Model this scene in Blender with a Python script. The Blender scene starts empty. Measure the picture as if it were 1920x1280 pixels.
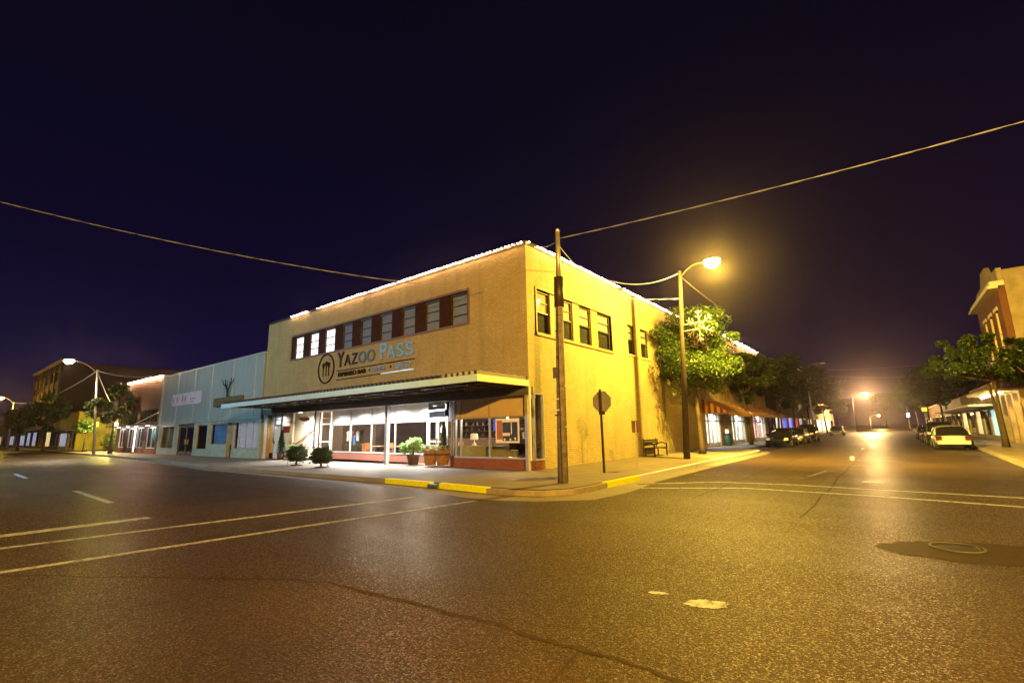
import bpy, bmesh, math, random
from mathutils import Vector, Matrix
random.seed(7)
scn = bpy.context.scene
COL = scn.collection
R = math.radians

# ------------------------------------------------------------------ camera
cam_d = bpy.data.cameras.new('camera'); cam = bpy.data.objects.new('camera', cam_d); COL.objects.link(cam)
rot = Matrix(((0.78370378, 0.6208406, -0.01911384), (0.13002298, -0.1338854, 0.98243001), (0.60737337, -0.77241935, -0.18565004)))
cam.matrix_world = Matrix.Translation((10.828, -14.771, 1.5)) @ rot.transposed().to_4x4()
cam_d.sensor_width = 36; cam_d.lens = 36 * 884.3 / 1920
cam_d.clip_start = .05; cam_d.clip_end = 2000
scn.camera = cam

# ------------------------------------------------------------------ world: deep blue night sky
w = bpy.data.worlds.new('World'); scn.world = w; w.use_nodes = True
nt = w.node_tree; nt.nodes.clear()
wo = nt.nodes.new('ShaderNodeOutputWorld'); bg = nt.nodes.new('ShaderNodeBackground')
tc = nt.nodes.new('ShaderNodeTexCoord'); sp = nt.nodes.new('ShaderNodeSeparateXYZ')
nt.links.new(tc.outputs['Generated'], sp.inputs[0])
def wramp(src, stops):
    r = nt.nodes.new('ShaderNodeValToRGB'); e = r.color_ramp.elements
    while len(e) < len(stops): e.new(.5)
    for k, (p, c) in enumerate(stops): e[k].position = p; e[k].color = (*c, 1)
    nt.links.new(src, r.inputs[0]); return r
west = wramp(sp.outputs['Z'], [(0, (.0115, .0045, .021)), (.12, (.0078, .0048, .031)), (.3, (.0045, .0030, .017)), (.55, (.0036, .0026, .0105)), (1, (.0020, .0017, .0050))])
north = wramp(sp.outputs['Z'], [(0, (.026, .0085, .022)), (.1, (.014, .0060, .018)), (.3, (.0095, .0046, .013)), (.55, (.0046, .0026, .0085)), (1, (.0020, .0017, .0050))])
mr = nt.nodes.new('ShaderNodeMapRange'); mr.inputs['From Min'].default_value = -.75; mr.inputs['From Max'].default_value = -.05
nt.links.new(sp.outputs['X'], mr.inputs['Value'])
mx = nt.nodes.new('ShaderNodeMix'); mx.data_type = 'RGBA'
nt.links.new(mr.outputs[0], mx.inputs['Factor']); nt.links.new(west.outputs[0], mx.inputs['A']); nt.links.new(north.outputs[0], mx.inputs['B'])
nt.links.new(mx.outputs['Result'], bg.inputs['Color']); bg.inputs['Strength'].default_value = 1.0
nt.links.new(bg.outputs[0], wo.inputs[0])
# ------------------------------------------------------------------ moon (the one sun lamp, almost out)
sd = bpy.data.lights.new('moon', 'SUN'); sd.energy = .012; sd.angle = R(.5); sd.color = (.7, .8, 1)
so = bpy.data.objects.new('moon', sd); so.rotation_euler = (R(40), 0, R(30)); COL.objects.link(so)
# ------------------------------------------------------------------ exposure and render
scn.view_settings.view_transform = 'Standard'; scn.view_settings.look = 'None'
scn.view_settings.exposure = 0; scn.view_settings.gamma = 1
cy = scn.cycles
cy.use_denoising = True; cy.max_bounces = 6; cy.diffuse_bounces = 3; cy.glossy_bounces = 3; cy.transmission_bounces = 3
cy.transparent_max_bounces = 12; cy.sample_clamp_indirect = 4; cy.sample_clamp_direct = 0; cy.caustics_reflective = False; cy.caustics_refractive = False
SODIUM = (1.0, .64, .075); SODIUM_DEEP = (1.0, .50, .055); COOL = (.46, .84, 1.0); WARM = (1.0, .74, .42)

# ------------------------------------------------------------------ materials
def nodes(name):
    m = bpy.data.materials.new(name); m.use_nodes = True
    n = m.node_tree.nodes; l = m.node_tree.links
    return m, n, l, n['Principled BSDF']
def pos(n):
    return n.new('ShaderNodeNewGeometry').outputs['Position']
def mixc(n, l, fac, a, b, mode='MIX'):
    x = n.new('ShaderNodeMix'); x.data_type = 'RGBA'; x.blend_type = mode
    for s, v in (('Factor', fac), ('A', a), ('B', b)):
        if isinstance(v, (tuple, list)): x.inputs[s].default_value = (*v, 1)
        elif isinstance(v, (int, float)): x.inputs[s].default_value = v if s == 'Factor' else (v, v, v, 1)
        else: l.new(v, x.inputs[s])
    return x.outputs['Result']
def noise(n, l, scale, detail=4, rough=.6, vec=None, stretch=None):
    t = n.new('ShaderNodeTexNoise'); t.inputs['Scale'].default_value = scale; t.inputs['Detail'].default_value = detail; t.inputs['Roughness'].default_value = rough
    v = vec or pos(n)
    if stretch:
        mp = n.new('ShaderNodeMapping'); mp.inputs['Scale'].default_value = stretch; l.new(v, mp.inputs[0]); v = mp.outputs[0]
    l.new(v, t.inputs['Vector']); return t.outputs['Fac']
def ramp(n, l, src, p0, p1, c0=(0, 0, 0), c1=(1, 1, 1)):
    r = n.new('ShaderNodeValToRGB'); r.color_ramp.elements[0].position = p0; r.color_ramp.elements[1].position = p1
    r.color_ramp.elements[0].color = (*c0, 1); r.color_ramp.elements[1].color = (*c1, 1); l.new(src, r.inputs[0]); return r.outputs[0]
def bump(n, l, b, h, strength=.3, dist=.02):
    k = n.new('ShaderNodeBump'); k.inputs['Strength'].default_value = strength; k.inputs['Distance'].default_value = dist
    l.new(h, k.inputs['Height']); l.new(k.outputs[0], b.inputs['Normal'])
def mat(name, col, rough=.6, metal=0., var=.18, scale=3., bmp=0., bscale=60, emit=None, es=0., spec=.5):
    m, n, l, b = nodes(name)
    b.inputs['Roughness'].default_value = rough; b.inputs['Metallic'].default_value = metal; b.inputs['Specular IOR Level'].default_value = spec
    f = ramp(n, l, noise(n, l, scale), .3, .75)
    dark = tuple(c * (1 - var) for c in col); lite = tuple(min(1, c * (1 + var * .6)) for c in col)
    l.new(mixc(n, l, f, dark, lite), b.inputs['Base Color'])
    if bmp: bump(n, l, b, noise(n, l, bscale, 3), bmp, .01)
    if emit:
        b.inputs['Emission Color'].default_value = (*emit, 1); b.inputs['Emission Strength'].default_value = es
    return m
def wall_uv(n, l):
    s = n.new('ShaderNodeSeparateXYZ'); l.new(pos(n), s.inputs[0])
    a = n.new('ShaderNodeMath'); a.operation = 'ADD'; l.new(s.outputs['X'], a.inputs[0]); l.new(s.outputs['Y'], a.inputs[1])
    c = n.new('ShaderNodeCombineXYZ'); l.new(a.outputs[0], c.inputs[0]); l.new(s.outputs['Z'], c.inputs[1]); return c.outputs[0]
def brick_mat(name, c1, c2, mortar, stain=.35, bw=.24, bh=.085, bstr=.8):
    m, n, l, b = nodes(name); uv = wall_uv(n, l)
    t = n.new('ShaderNodeTexBrick'); t.inputs['Scale'].default_value = 1; t.inputs['Brick Width'].default_value = bw; t.inputs['Row Height'].default_value = bh
    t.inputs['Mortar Size'].default_value = .008; t.inputs['Color1'].default_value = (*c1, 1); t.inputs['Color2'].default_value = (*c2, 1); t.inputs['Mortar'].default_value = (*mortar, 1)
    l.new(uv, t.inputs['Vector'])
    big = ramp(n, l, noise(n, l, .55, 5), .32, .72); sm = ramp(n, l, noise(n, l, 9, 4), .3, .8)
    drip = ramp(n, l, noise(n, l, 1.0, 5, .65, stretch=(2.2, 2.2, .22)), .50, .78)
    c = mixc(n, l, .22, t.outputs['Color'], mixc(n, l, 1, t.outputs['Color'], big, 'MULTIPLY'))
    c = mixc(n, l, .25, c, mixc(n, l, 1, c, sm, 'MULTIPLY'))
    f = n.new('ShaderNodeMath'); f.operation = 'MULTIPLY'; f.inputs[1].default_value = stain; l.new(drip, f.inputs[0])
    c = mixc(n, l, f.outputs[0], c, tuple(x * .35 for x in c1))
    l.new(c, b.inputs['Base Color']); b.inputs['Roughness'].default_value = .75
    inv = n.new('ShaderNodeMath'); inv.operation = 'SUBTRACT'; inv.inputs[0].default_value = 1; l.new(t.outputs['Fac'], inv.inputs[1])
    ad = n.new('ShaderNodeMath'); ad.operation = 'ADD'; l.new(inv.outputs[0], ad.inputs[0]); l.new(sm, ad.inputs[1])
    bump(n, l, b, ad.outputs[0], bstr, .012)
    return m
def glass_mat(name, tint=(.8, .85, .85), refl=1.0):
    m = bpy.data.materials.new(name); m.use_nodes = True; n = m.node_tree.nodes; l = m.node_tree.links; n.clear()
    o = n.new('ShaderNodeOutputMaterial'); t = n.new('ShaderNodeBsdfTransparent'); t.inputs[0].default_value = (*tint, 1)
    g = n.new('ShaderNodeBsdfGlossy'); g.inputs['Roughness'].default_value = .015; g.inputs['Color'].default_value = (refl, refl, refl, 1)
    lw = n.new('ShaderNodeLayerWeight'); lw.inputs['Blend'].default_value = .5
    pw_ = n.new('ShaderNodeMath'); pw_.operation = 'POWER'; pw_.inputs[1].default_value = 4.5; l.new(lw.outputs['Facing'], pw_.inputs[0])
    fr = n.new('ShaderNodeMapRange'); fr.inputs['To Min'].default_value = .035; fr.inputs['To Max'].default_value = .85; l.new(pw_.outputs[0], fr.inputs['Value'])
    x = n.new('ShaderNodeMixShader'); l.new(fr.outputs[0], x.inputs[0]); l.new(t.outputs[0], x.inputs[1]); l.new(g.outputs[0], x.inputs[2]); l.new(x.outputs[0], o.inputs[0])
    return m
def glow(name, col, s):
    m, n, l, b = nodes(name); b.inputs['Base Color'].default_value = (*col, 1)
    b.inputs['Emission Color'].default_value = (*col, 1); b.inputs['Emission Strength'].default_value = s; b.inputs['Roughness'].default_value = .4
    return m
def asphalt():
    m, n, l, b = nodes('asphalt'); b.inputs['Specular IOR Level'].default_value = .08
    big = ramp(n, l, noise(n, l, .16, 5, .6), .35, .7)
    lane = ramp(n, l, noise(n, l, .5, 5, .6, stretch=(.22, 1.0, 1)), .35, .75)
    lane2 = ramp(n, l, noise(n, l, .45, 5, .6, stretch=(1.0, .2, 1)), .40, .72)
    fine = ramp(n, l, noise(n, l, 38, 3, .65), .34, .66)
    mid = ramp(n, l, noise(n, l, 11, 4, .7), .3, .7)
    grit = n.new('ShaderNodeTexVoronoi'); grit.inputs['Scale'].default_value = 85; l.new(pos(n), grit.inputs['Vector'])
    c = mixc(n, l, big, (.100, .064, .043), (.150, .098, .064))
    c = mixc(n, l, .45, c, mixc(n, l, 1, c, lane, 'MULTIPLY')); c = mixc(n, l, .30, c, mixc(n, l, 1, c, lane2, 'MULTIPLY'))
    c = mixc(n, l, .70, c, mixc(n, l, 1, c, fine, 'MULTIPLY')); c = mixc(n, l, .40, c, mixc(n, l, 1, c, mid, 'MULTIPLY'))
    gs = ramp(n, l, grit.outputs['Distance'], .12, .40, (1, 1, 1), (0, 0, 0))
    sel = n.new('ShaderNodeSeparateColor'); l.new(grit.outputs['Color'], sel.inputs[0])
    gsel = ramp(n, l, sel.outputs[0], .45, .80)
    gm = n.new('ShaderNodeMath'); gm.operation = 'MULTIPLY'; l.new(gs, gm.inputs[0]); l.new(gsel, gm.inputs[1])
    c = mixc(n, l, gm.outputs[0], c, (.27, .185, .12))
    oil = ramp(n, l, noise(n, l, .42, 4, .6, stretch=(1, .5, 1)), .58, .74)
    of = n.new('ShaderNodeMath'); of.operation = 'MULTIPLY'; of.inputs[1].default_value = .65; l.new(oil, of.inputs[0])
    c = mixc(n, l, of.outputs[0], c, (.034, .026, .022))
    vc = n.new('ShaderNodeTexVoronoi'); vc.feature = 'DISTANCE_TO_EDGE'; vc.inputs['Scale'].default_value = .16
    dn_ = n.new('ShaderNodeTexNoise'); dn_.inputs['Scale'].default_value = .9; dn_.inputs['Detail'].default_value = 5; l.new(pos(n), dn_.inputs['Vector'])
    vm = n.new('ShaderNodeVectorMath'); vm.operation = 'ADD'; l.new(pos(n), vm.inputs[0]); l.new(dn_.outputs['Color'], vm.inputs[1]); l.new(vm.outputs[0], vc.inputs['Vector'])
    crk = ramp(n, l, vc.outputs['Distance'], .0012, .0034, (1, 1, 1), (0, 0, 0)); br = ramp(n, l, noise(n, l, .35, 2), .50, .60)
    cf = n.new('ShaderNodeMath'); cf.operation = 'MULTIPLY'; l.new(crk, cf.inputs[0]); l.new(br, cf.inputs[1])
    c = mixc(n, l, cf.outputs[0], c, (.018, .014, .012))
    l.new(c, b.inputs['Base Color'])
    rr = n.new('ShaderNodeMapRange'); rr.inputs['To Min'].default_value = .42; rr.inputs['To Max'].default_value = .66
    l.new(lane, rr.inputs['Value']); gl_ = ramp(n, l, sel.outputs[1], .80, .86)
    l.new(mixc(n, l, gl_, rr.outputs[0], .31), b.inputs['Roughness']); l.new(mixc(n, l, gl_, .08, .55), b.inputs['Specular IOR Level'])
    ad = n.new('ShaderNodeMath'); ad.operation = 'ADD'; l.new(fine, ad.inputs[0]); l.new(gs, ad.inputs[1])
    bump(n, l, b, ad.outputs[0], .75, .006)
    return m
def worn_paint(name, col, lo, hi):
    m, n, l, b = nodes(name); f = ramp(n, l, noise(n, l, 7, 6, .75), lo, hi); g = ramp(n, l, noise(n, l, 40, 2), .3, .7)
    b.inputs['Specular IOR Level'].default_value = .08; c = mixc(n, l, f, (.058, .038, .026), col); c = mixc(n, l, .4, c, mixc(n, l, 1, c, g, 'MULTIPLY')); l.new(c, b.inputs['Base Color']); b.inputs['Roughness'].default_value = .6; return m
def concrete(name, col, joints=True):
    m, n, l, b = nodes(name)
    big = ramp(n, l, noise(n, l, .6, 5), .3, .75); sm = ramp(n, l, noise(n, l, 14, 4), .3, .8)
    c = mixc(n, l, big, tuple(x * .62 for x in col), col)
    c = mixc(n, l, .35, c, mixc(n, l, 1, c, sm, 'MULTIPLY'))
    if joints:
        t = n.new('ShaderNodeTexBrick'); t.offset = 0; t.inputs['Scale'].default_value = 1; t.inputs['Brick Width'].default_value = 1.5; t.inputs['Row Height'].default_value = 1.5
        t.inputs['Mortar Size'].default_value = .014; l.new(pos(n), t.inputs['Vector'])
        c = mixc(n, l, t.outputs['Fac'], c, tuple(x * .3 for x in col))
    l.new(c, b.inputs['Base Color']); b.inputs['Roughness'].default_value = .7
    bump(n, l, b, sm, .35, .01)
    return m
def leaf_mat(name, c0, c1):
    m, n, l, b = nodes(name)
    f = ramp(n, l, noise(n, l, 1.1, 3), .35, .7)
    l.new(mixc(n, l, f, c0, c1), b.inputs['Base Color']); b.inputs['Roughness'].default_value = .5
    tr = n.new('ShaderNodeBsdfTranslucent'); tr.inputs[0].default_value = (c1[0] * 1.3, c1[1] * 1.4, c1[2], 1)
    x = n.new('ShaderNodeMixShader'); x.inputs[0].default_value = .35
    l.new(b.outputs[0], x.inputs[1]); l.new(tr.outputs[0], x.inputs[2]); l.new(x.outputs[0], n['Material Output'].inputs[0])
    return m
def cladding(name, col):
    m, n, l, b = nodes(name)
    s = n.new('ShaderNodeSeparateXYZ'); l.new(pos(n), s.inputs[0])
    wv = n.new('ShaderNodeTexWave'); wv.bands_direction = 'X'; wv.inputs['Scale'].default_value = 1.6; l.new(pos(n), wv.inputs['Vector'])
    st = ramp(n, l, noise(n, l, .9, 5, .6, stretch=(1.5, 1, .3)), .3, .75)
    c = mixc(n, l, st, tuple(x * .72 for x in col), col); l.new(c, b.inputs['Base Color'])
    b.inputs['Roughness'].default_value = .5; bump(n, l, b, wv.outputs['Fac'], .5, .03)
    return m
MT = dict(
    brick=brick_mat('cream_brick', (.50, .42, .20), (.58, .49, .245), (.30, .25, .12), .50),
    brick_brown=brick_mat('brown_brick', (.13, .065, .038), (.16, .08, .045), (.10, .065, .045), .4),
    brick_kick=brick_mat('kick_brick', (.30, .085, .045), (.36, .11, .06), (.24, .12, .08), .25, .21, .07), brick_red=brick_mat('red_brick', (.20, .065, .038), (.25, .085, .05), (.13, .08, .06), .25, .21, .07),
    stucco=mat('tan_stucco', (.56, .44, .26), .8, var=.35, scale=1.2, bmp=.3),
    beige=mat('beige_plaster', (.36, .29, .19), .8, var=.4, scale=.9, bmp=.25),
    green_stucco=mat('grey_green_stucco', (.36, .42, .37), .75, var=.3, scale=1.5, bmp=.2),
    clad=cladding('pale_blue_metal', (.29, .36, .385)),
    rib=mat('pale_rib_metal', (.43, .49, .53), .35, .3, var=.15),
    white=mat('white_paint', (.76, .76, .75), .45, var=.10),
    cream=mat('cream_paint', (.74, .67, .54), .7, var=.06, scale=1),
    fascia=mat('cool_lit_fascia', (.50, .76, 1.0), .35, var=.12, scale=2),  # white fascia with the cool lamp's light put into its colour
    steel=mat('dark_grey_steel', (.13, .13, .16), .45, .3, var=.25),
    dark=mat('dark_brown_metal', (.045, .035, .03), .5, .2, var=.3),
    black=mat('black_metal', (.02, .02, .022), .45, .3),
    alu=mat('aluminium', (.62, .62, .64), .35, .6, var=.12),
    wood_ch=mat('chair_wood', (.40, .22, .09), .5, var=.3, scale=8), wood=mat('dark_wood', (.16, .075, .035), .55, var=.4, scale=8),
    wood_lt=mat('planter_wood', (.28, .15, .06), .6, var=.45, scale=7, bmp=.2),
    pole_dk=mat('dark_pole_wood', (.032, .022, .018), .8, var=.4, scale=6, bmp=.3), pole=mat('weathered_pole_wood', (.20, .185, .21), .8, var=.5, scale=6, bmp=.4, bscale=25),
    galv=mat('galvanised_steel', (.50, .50, .47), .4, .6, var=.2),
    panel_red=mat('dark_red_panel', (.040, .014, .008), .8, var=.3, spec=.15),
    mustard=mat('mustard_panel', (.33, .22, .08), .6, var=.25),
    shade=mat('window_blind', (.36, .42, .72), .7, var=.12, scale=6),
    shade2=mat('pale_roller_blind', (.62, .58, .46), .7, var=.12, scale=6),
    night=mat('dark_room', (.018, .016, .016), .8),
    room=mat('dark_brown_room', (.075, .05, .042), .8, var=.4, scale=1.5),
    room_floor=mat('room_floor', (.16, .11, .07), .4, var=.3, scale=2),
    sofa=mat('olive_fabric', (.42, .34, .10), .9, var=.2, scale=8),
    lampshade=mat('lamp_shade_cloth', (.75, .66, .45), .7, emit=(1, .8, .5), es=.5),
    terracotta=mat('dark_pot', (.09, .055, .04), .5, var=.3),
    yellow=worn_paint('yellow_kerb_paint', (.78, .86, .015), .27, .36),
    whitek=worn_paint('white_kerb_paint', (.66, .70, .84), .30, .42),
    bark=mat('bark', (.05, .034, .024), .85, var=.4, scale=10, bmp=.5, bscale=22),
    leaf=leaf_mat('leaf_green', (.017, .036, .006), (.050, .088, .012)),
    leaf_dark=leaf_mat('leaf_dark_green', (.016, .032, .008), (.036, .060, .013)),
    leaf_fresh_lit=leaf_mat('leaf_fresh_lit', (.11, .21, .07), (.20, .33, .12)),
    flower=mat('white_petals', (.75, .74, .62), .7, var=.1),
    concrete=concrete('sidewalk_concrete', (.25, .205, .16)),
    kerbc=concrete('kerb_concrete', (.34, .30, .25), False),
    gutter=concrete('gutter_concrete', (.26, .23, .19), False),
    asphalt=asphalt(),
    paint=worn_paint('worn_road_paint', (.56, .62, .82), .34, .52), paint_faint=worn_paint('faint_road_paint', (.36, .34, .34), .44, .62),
    tar=mat('tar_patch', (.042, .030, .022), .75, var=.4, scale=6, bmp=.3, bscale=50, spec=.08),
    iron=mat('cast_iron', (.06, .055, .05), .45, .7, var=.3, scale=12),
    glass=glass_mat('shop_glass', (.86, .88, .88)),
    glass_dark=mat('dark_window_glass', (.012, .013, .016), .04, var=.1, spec=.8),
    carglass=mat('car_glass', (.01, .01, .012), .03, spec=.9),
    tyre=mat('tyre_rubber', (.015, .015, .015), .8),
    chrome=mat('chrome', (.75, .75, .76), .15, .95, var=.05),
    tail=mat('tail_lens', (.06, .008, .006), .15),
    headlens=mat('head_lens', (.85, .86, .86), .12, .2, var=.04),
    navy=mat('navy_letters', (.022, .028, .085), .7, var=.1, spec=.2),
    blue_mid=mat('half_sheen_letters', (.06, .14, .36), .6, var=.1),
    blue_lt=mat('sheen_blue_letters', (.13, .36, 1.0), .5, var=.08),  # lighter copies of the letter blue, gloss sheen put into the colour
    grey_blue=mat('sheen_grey_letters', (.15, .19, .36), .4, var=.1),
    rule=mat('brown_black_rule', (.02, .013, .012), .8, spec=.2),
    silver=mat('silver_rule', (.52, .55, .58), .35, .4),
    signred=mat('dark_red_sign', (.22, .015, .02), .45),
    awning=None, wire=mat('wire', (.30, .34, .60), .5, .2), wire_dk=mat('dark_wire', (.16, .13, .12), .6),
    bulb=glow('warm_bulb', (1, .52, .28), 210), lit_white=glow('lit_blind_white', (.95, .93, 1.0), 1.25),
    lit_shop=glow('lit_shop_white', (.90, .97, .90), .95), lit_pink=glow('lit_pink', (1, .50, .50), .7), lit_warm=glow('lit_warm', (1, .72, .34), .8),
    lit_blue=glow('lit_blue', (.06, .10, .75), .9), lit_red=glow('lit_red', (.85, .06, .05), .6), lit_cyan=glow('lit_cyan', (.45, .80, .85), .9), lit_ice=glow('lit_ice', (.62, .70, 1.0), .42),
    downlight=glow('downlight', (1, .97, .92), 14),
)
def awning_mat():
    m, n, l, b = nodes('striped_awning_canvas')
    s = n.new('ShaderNodeSeparateXYZ'); l.new(pos(n), s.inputs[0])
    a = n.new('ShaderNodeMath'); a.operation = 'ADD'; l.new(s.outputs['X'], a.inputs[0]); l.new(s.outputs['Y'], a.inputs[1])
    k = n.new('ShaderNodeMath'); k.operation = 'MULTIPLY'; k.inputs[1].default_value = 2.4; l.new(a.outputs[0], k.inputs[0])
    f = n.new('ShaderNodeMath'); f.operation = 'FRACT'; l.new(k.outputs[0], f.inputs[0])
    l.new(ramp(n, l, f.outputs[0], .49, .51, (.26, .06, .02), (.62, .42, .16)), b.inputs['Base Color']); b.inputs['Roughness'].default_value = .8
    return m
MT['awning'] = awning_mat()

# ------------------------------------------------------------------ mesh building
class MB:
    def __init__(s): s.v = []; s.f = []
    def add(s, vs, fs):
        k = len(s.v); s.v += [tuple(v) for v in vs]; s.f += [tuple(i + k for i in f) for f in fs]; return s
    def box(s, x0, x1, y0, y1, z0, z1):
        x0, x1 = min(x0, x1), max(x0, x1); y0, y1 = min(y0, y1), max(y0, y1); z0, z1 = min(z0, z1), max(z0, z1)
        return s.add([(x0, y0, z0), (x1, y0, z0), (x1, y1, z0), (x0, y1, z0), (x0, y0, z1), (x1, y0, z1), (x1, y1, z1), (x0, y1, z1)],
                     [(0, 3, 2, 1), (4, 5, 6, 7), (0, 1, 5, 4), (1, 2, 6, 5), (2, 3, 7, 6), (3, 0, 4, 7)])
    def seg(s, p, q, u0, u1, z0, z1, t0, t1):      # box along the plan segment p-q; u in metres from p, t across (left of p->q positive)
        d = Vector((q[0] - p[0], q[1] - p[1])); d.normalize(); nrm = Vector((-d.y, d.x)); P = Vector(p[:2])
        c = [P + d * u + nrm * t for u, t in ((u0, t0), (u1, t0), (u1, t1), (u0, t1))]
        return s.add([(a.x, a.y, z0) for a in c] + [(a.x, a.y, z1) for a in c],
                     [(0, 3, 2, 1), (4, 5, 6, 7), (0, 1, 5, 4), (1, 2, 6, 5), (2, 3, 7, 6), (3, 0, 4, 7)])
    def cyl(s, a, b, r0, r1=None, n=12, cap=True):
        r1 = r0 if r1 is None else r1; a = Vector(a); b = Vector(b); d = (b - a).normalized()
        u = d.orthogonal().normalized(); v = d.cross(u); vs = []
        for P, r in ((a, r0), (b, r1)):
            for i in range(n):
                t = 2 * math.pi * i / n; vs.append(P + u * (r * math.cos(t)) + v * (r * math.sin(t)))
        fs = [(i, (i + 1) % n, n + (i + 1) % n, n + i) for i in range(n)]
        if cap: fs += [tuple(range(n - 1, -1, -1)), tuple(range(n, 2 * n))]
        return s.add(vs, fs)
    def tube(s, pts, r, n=6):
        rs = r if isinstance(r, (list, tuple)) else [r] * len(pts)
        pts = [Vector(p) for p in pts]; vs = []
        u = None
        for i, p in enumerate(pts):
            d = (pts[min(i + 1, len(pts) - 1)] - pts[max(i - 1, 0)]).normalized()
            if u is None: u = d.orthogonal().normalized()
            u = (u - d * u.dot(d)).normalized(); v = d.cross(u)
            for k in range(n):
                t = 2 * math.pi * k / n; vs.append(p + u * (rs[i] * math.cos(t)) + v * (rs[i] * math.sin(t)))
        fs = []
        for i in range(len(pts) - 1):
            for k in range(n): fs.append((i * n + k, i * n + (k + 1) % n, (i + 1) * n + (k + 1) % n, (i + 1) * n + k))
        fs += [tuple(range(n - 1, -1, -1)), tuple(range((len(pts) - 1) * n, len(pts) * n))]
        return s.add(vs, fs)
    def lathe(s, prof, c=(0, 0, 0), n=16, sx=1, sy=1):
        vs = []; m = len(prof)
        for r, z in prof:
            for k in range(n):
                t = 2 * math.pi * k / n; vs.append((c[0] + r * sx * math.cos(t), c[1] + r * sy * math.sin(t), c[2] + z))
        fs = [(i * n + k, i * n + (k + 1) % n, (i + 1) * n + (k + 1) % n, (i + 1) * n + k) for i in range(m - 1) for k in range(n)]
        fs += [tuple(range(n - 1, -1, -1)), tuple(range((m - 1) * n, m * n))]
        return s.add(vs, fs)
    def prism(s, poly, axis, a, b):                # polygon in the two other axes, extruded from a to b along axis
        def P(p, t): return (t, p[0], p[1]) if axis == 'x' else (p[0], t, p[1]) if axis == 'y' else (p[0], p[1], t)
        n = len(poly); vs = [P(p, a) for p in poly] + [P(p, b) for p in poly]
        fs = [tuple(range(n - 1, -1, -1)), tuple(range(n, 2 * n))] + [(i, (i + 1) % n, n + (i + 1) % n, n + i) for i in range(n)]
        return s.add(vs, fs)
    def sheet(s, pts, z):                          # flat n-gon
        return s.add([(p[0], p[1], z) for p in pts], [tuple(range(len(pts)))])
    def leaves(s, clumps, n, size, flat=.5):       # leaf-shaped quads scattered through clumps (centre, radius)
        for _ in range(n):
            c, r = random.choice(clumps)
            d = Vector((random.gauss(0, 1), random.gauss(0, 1), random.gauss(0, 1))).normalized() * r * random.random() ** .45
            p = Vector(c) + Vector((d.x, d.y, d.z * .75)); a = Vector((random.gauss(0, 1), random.gauss(0, 1), random.gauss(0, flat))).normalized()
            b = a.cross(Vector((random.gauss(0, 1), random.gauss(0, 1), random.gauss(0, 1)))).normalized()
            L = size * random.uniform(.6, 1.3); W = L * .5
            s.add([p - a * L * .5, p + b * W * .5, p + a * L * .5, p - b * W * .5], [(0, 1, 2, 3)])
        return s
    def build(s, name, m, parent=None, smooth=False, fix=False):
        me = bpy.data.meshes.new(name); off = WOFF.get(parent.name, Vector()) if parent else Vector()
        me.from_pydata([tuple(Vector(v) - off) for v in s.v], [], s.f)
        if fix:
            bm = bmesh.new(); bm.from_mesh(me); bmesh.ops.recalc_face_normals(bm, faces=bm.faces); bm.to_mesh(me); bm.free()
        if smooth:
            for p in me.polygons: p.use_smooth = True
        me.update(); me.materials.append(m)
        o = bpy.data.objects.new(name, me); COL.objects.link(o)
        if parent: o.parent = parent; WOFF[o.name] = off
        return o
WOFF = {}
def tag(o, label, cat, group=None):
    o['label'] = label; o['category'] = cat
    if group: o['group'] = group
    return o
def thing(name, label, cat, loc=(0, 0, 0), group=None):
    o = bpy.data.objects.new(name, None); COL.objects.link(o); o.location = loc; o.empty_display_size = .2
    WOFF[o.name] = Vector(loc); return tag(o, label, cat, group)
def struct(name, mb, m, kind='structure'):
    o = mb.build(name, m); o['kind'] = kind; return o
def copy_tree(o, loc, rz=0, label=None, sc=1):
    def cp(q, par):
        c = q.copy(); COL.objects.link(c)
        if par: c.parent = par
        for ch in q.children: cp(ch, c)
        return c
    c = cp(o, None); c.location = loc; c.rotation_euler = (0, 0, rz); c.scale = (sc, sc, sc)
    if label: c['label'] = label
    return c
def lamp(kind, loc, watts, col, size=.12, rot=None, parent=None, spread=None, blend=.3):
    d = bpy.data.lights.new('lamp_light', kind); d.energy = watts; d.color = col
    if kind == 'AREA':
        d.size = size
        if spread: d.spread = spread
    else: d.shadow_soft_size = size
    if kind == 'SPOT': d.spot_size = spread; d.spot_blend = blend
    o = bpy.data.objects.new('lamp_light', d); COL.objects.link(o)
    off = WOFF.get(parent.name, Vector()) if parent else Vector(); o.location = Vector(loc) - off
    if rot: o.rotation_euler = rot
    if parent: o.parent = parent
    return o
def text_mb(txt, x0, x1, z0, z1, y, depth=.05, stroke=0.):
    c = bpy.data.curves.new('t', 'FONT'); c.body = txt; c.extrude = .02; c.offset = stroke; c.size = 1
    o = bpy.data.objects.new('t', c); COL.objects.link(o); bpy.context.view_layer.update()
    me = bpy.data.meshes.new_from_object(o.evaluated_get(bpy.context.evaluated_depsgraph_get()))
    bpy.data.objects.remove(o)
    xs = [v.co.x for v in me.vertices]; ys = [v.co.y for v in me.vertices]
    ax, bx, ay, by = min(xs), max(xs), min(ys), max(ys); mb = MB()
    mb.add([(x0 + (v.co.x - ax) / (bx - ax) * (x1 - x0), y - depth * (1 if v.co.z > 0 else 0), z0 + (v.co.y - ay) / (by - ay) * (z1 - z0)) for v in me.vertices],
           [tuple(p.vertices) for p in me.polygons])
    bpy.data.meshes.remove(me); return mb
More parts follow.
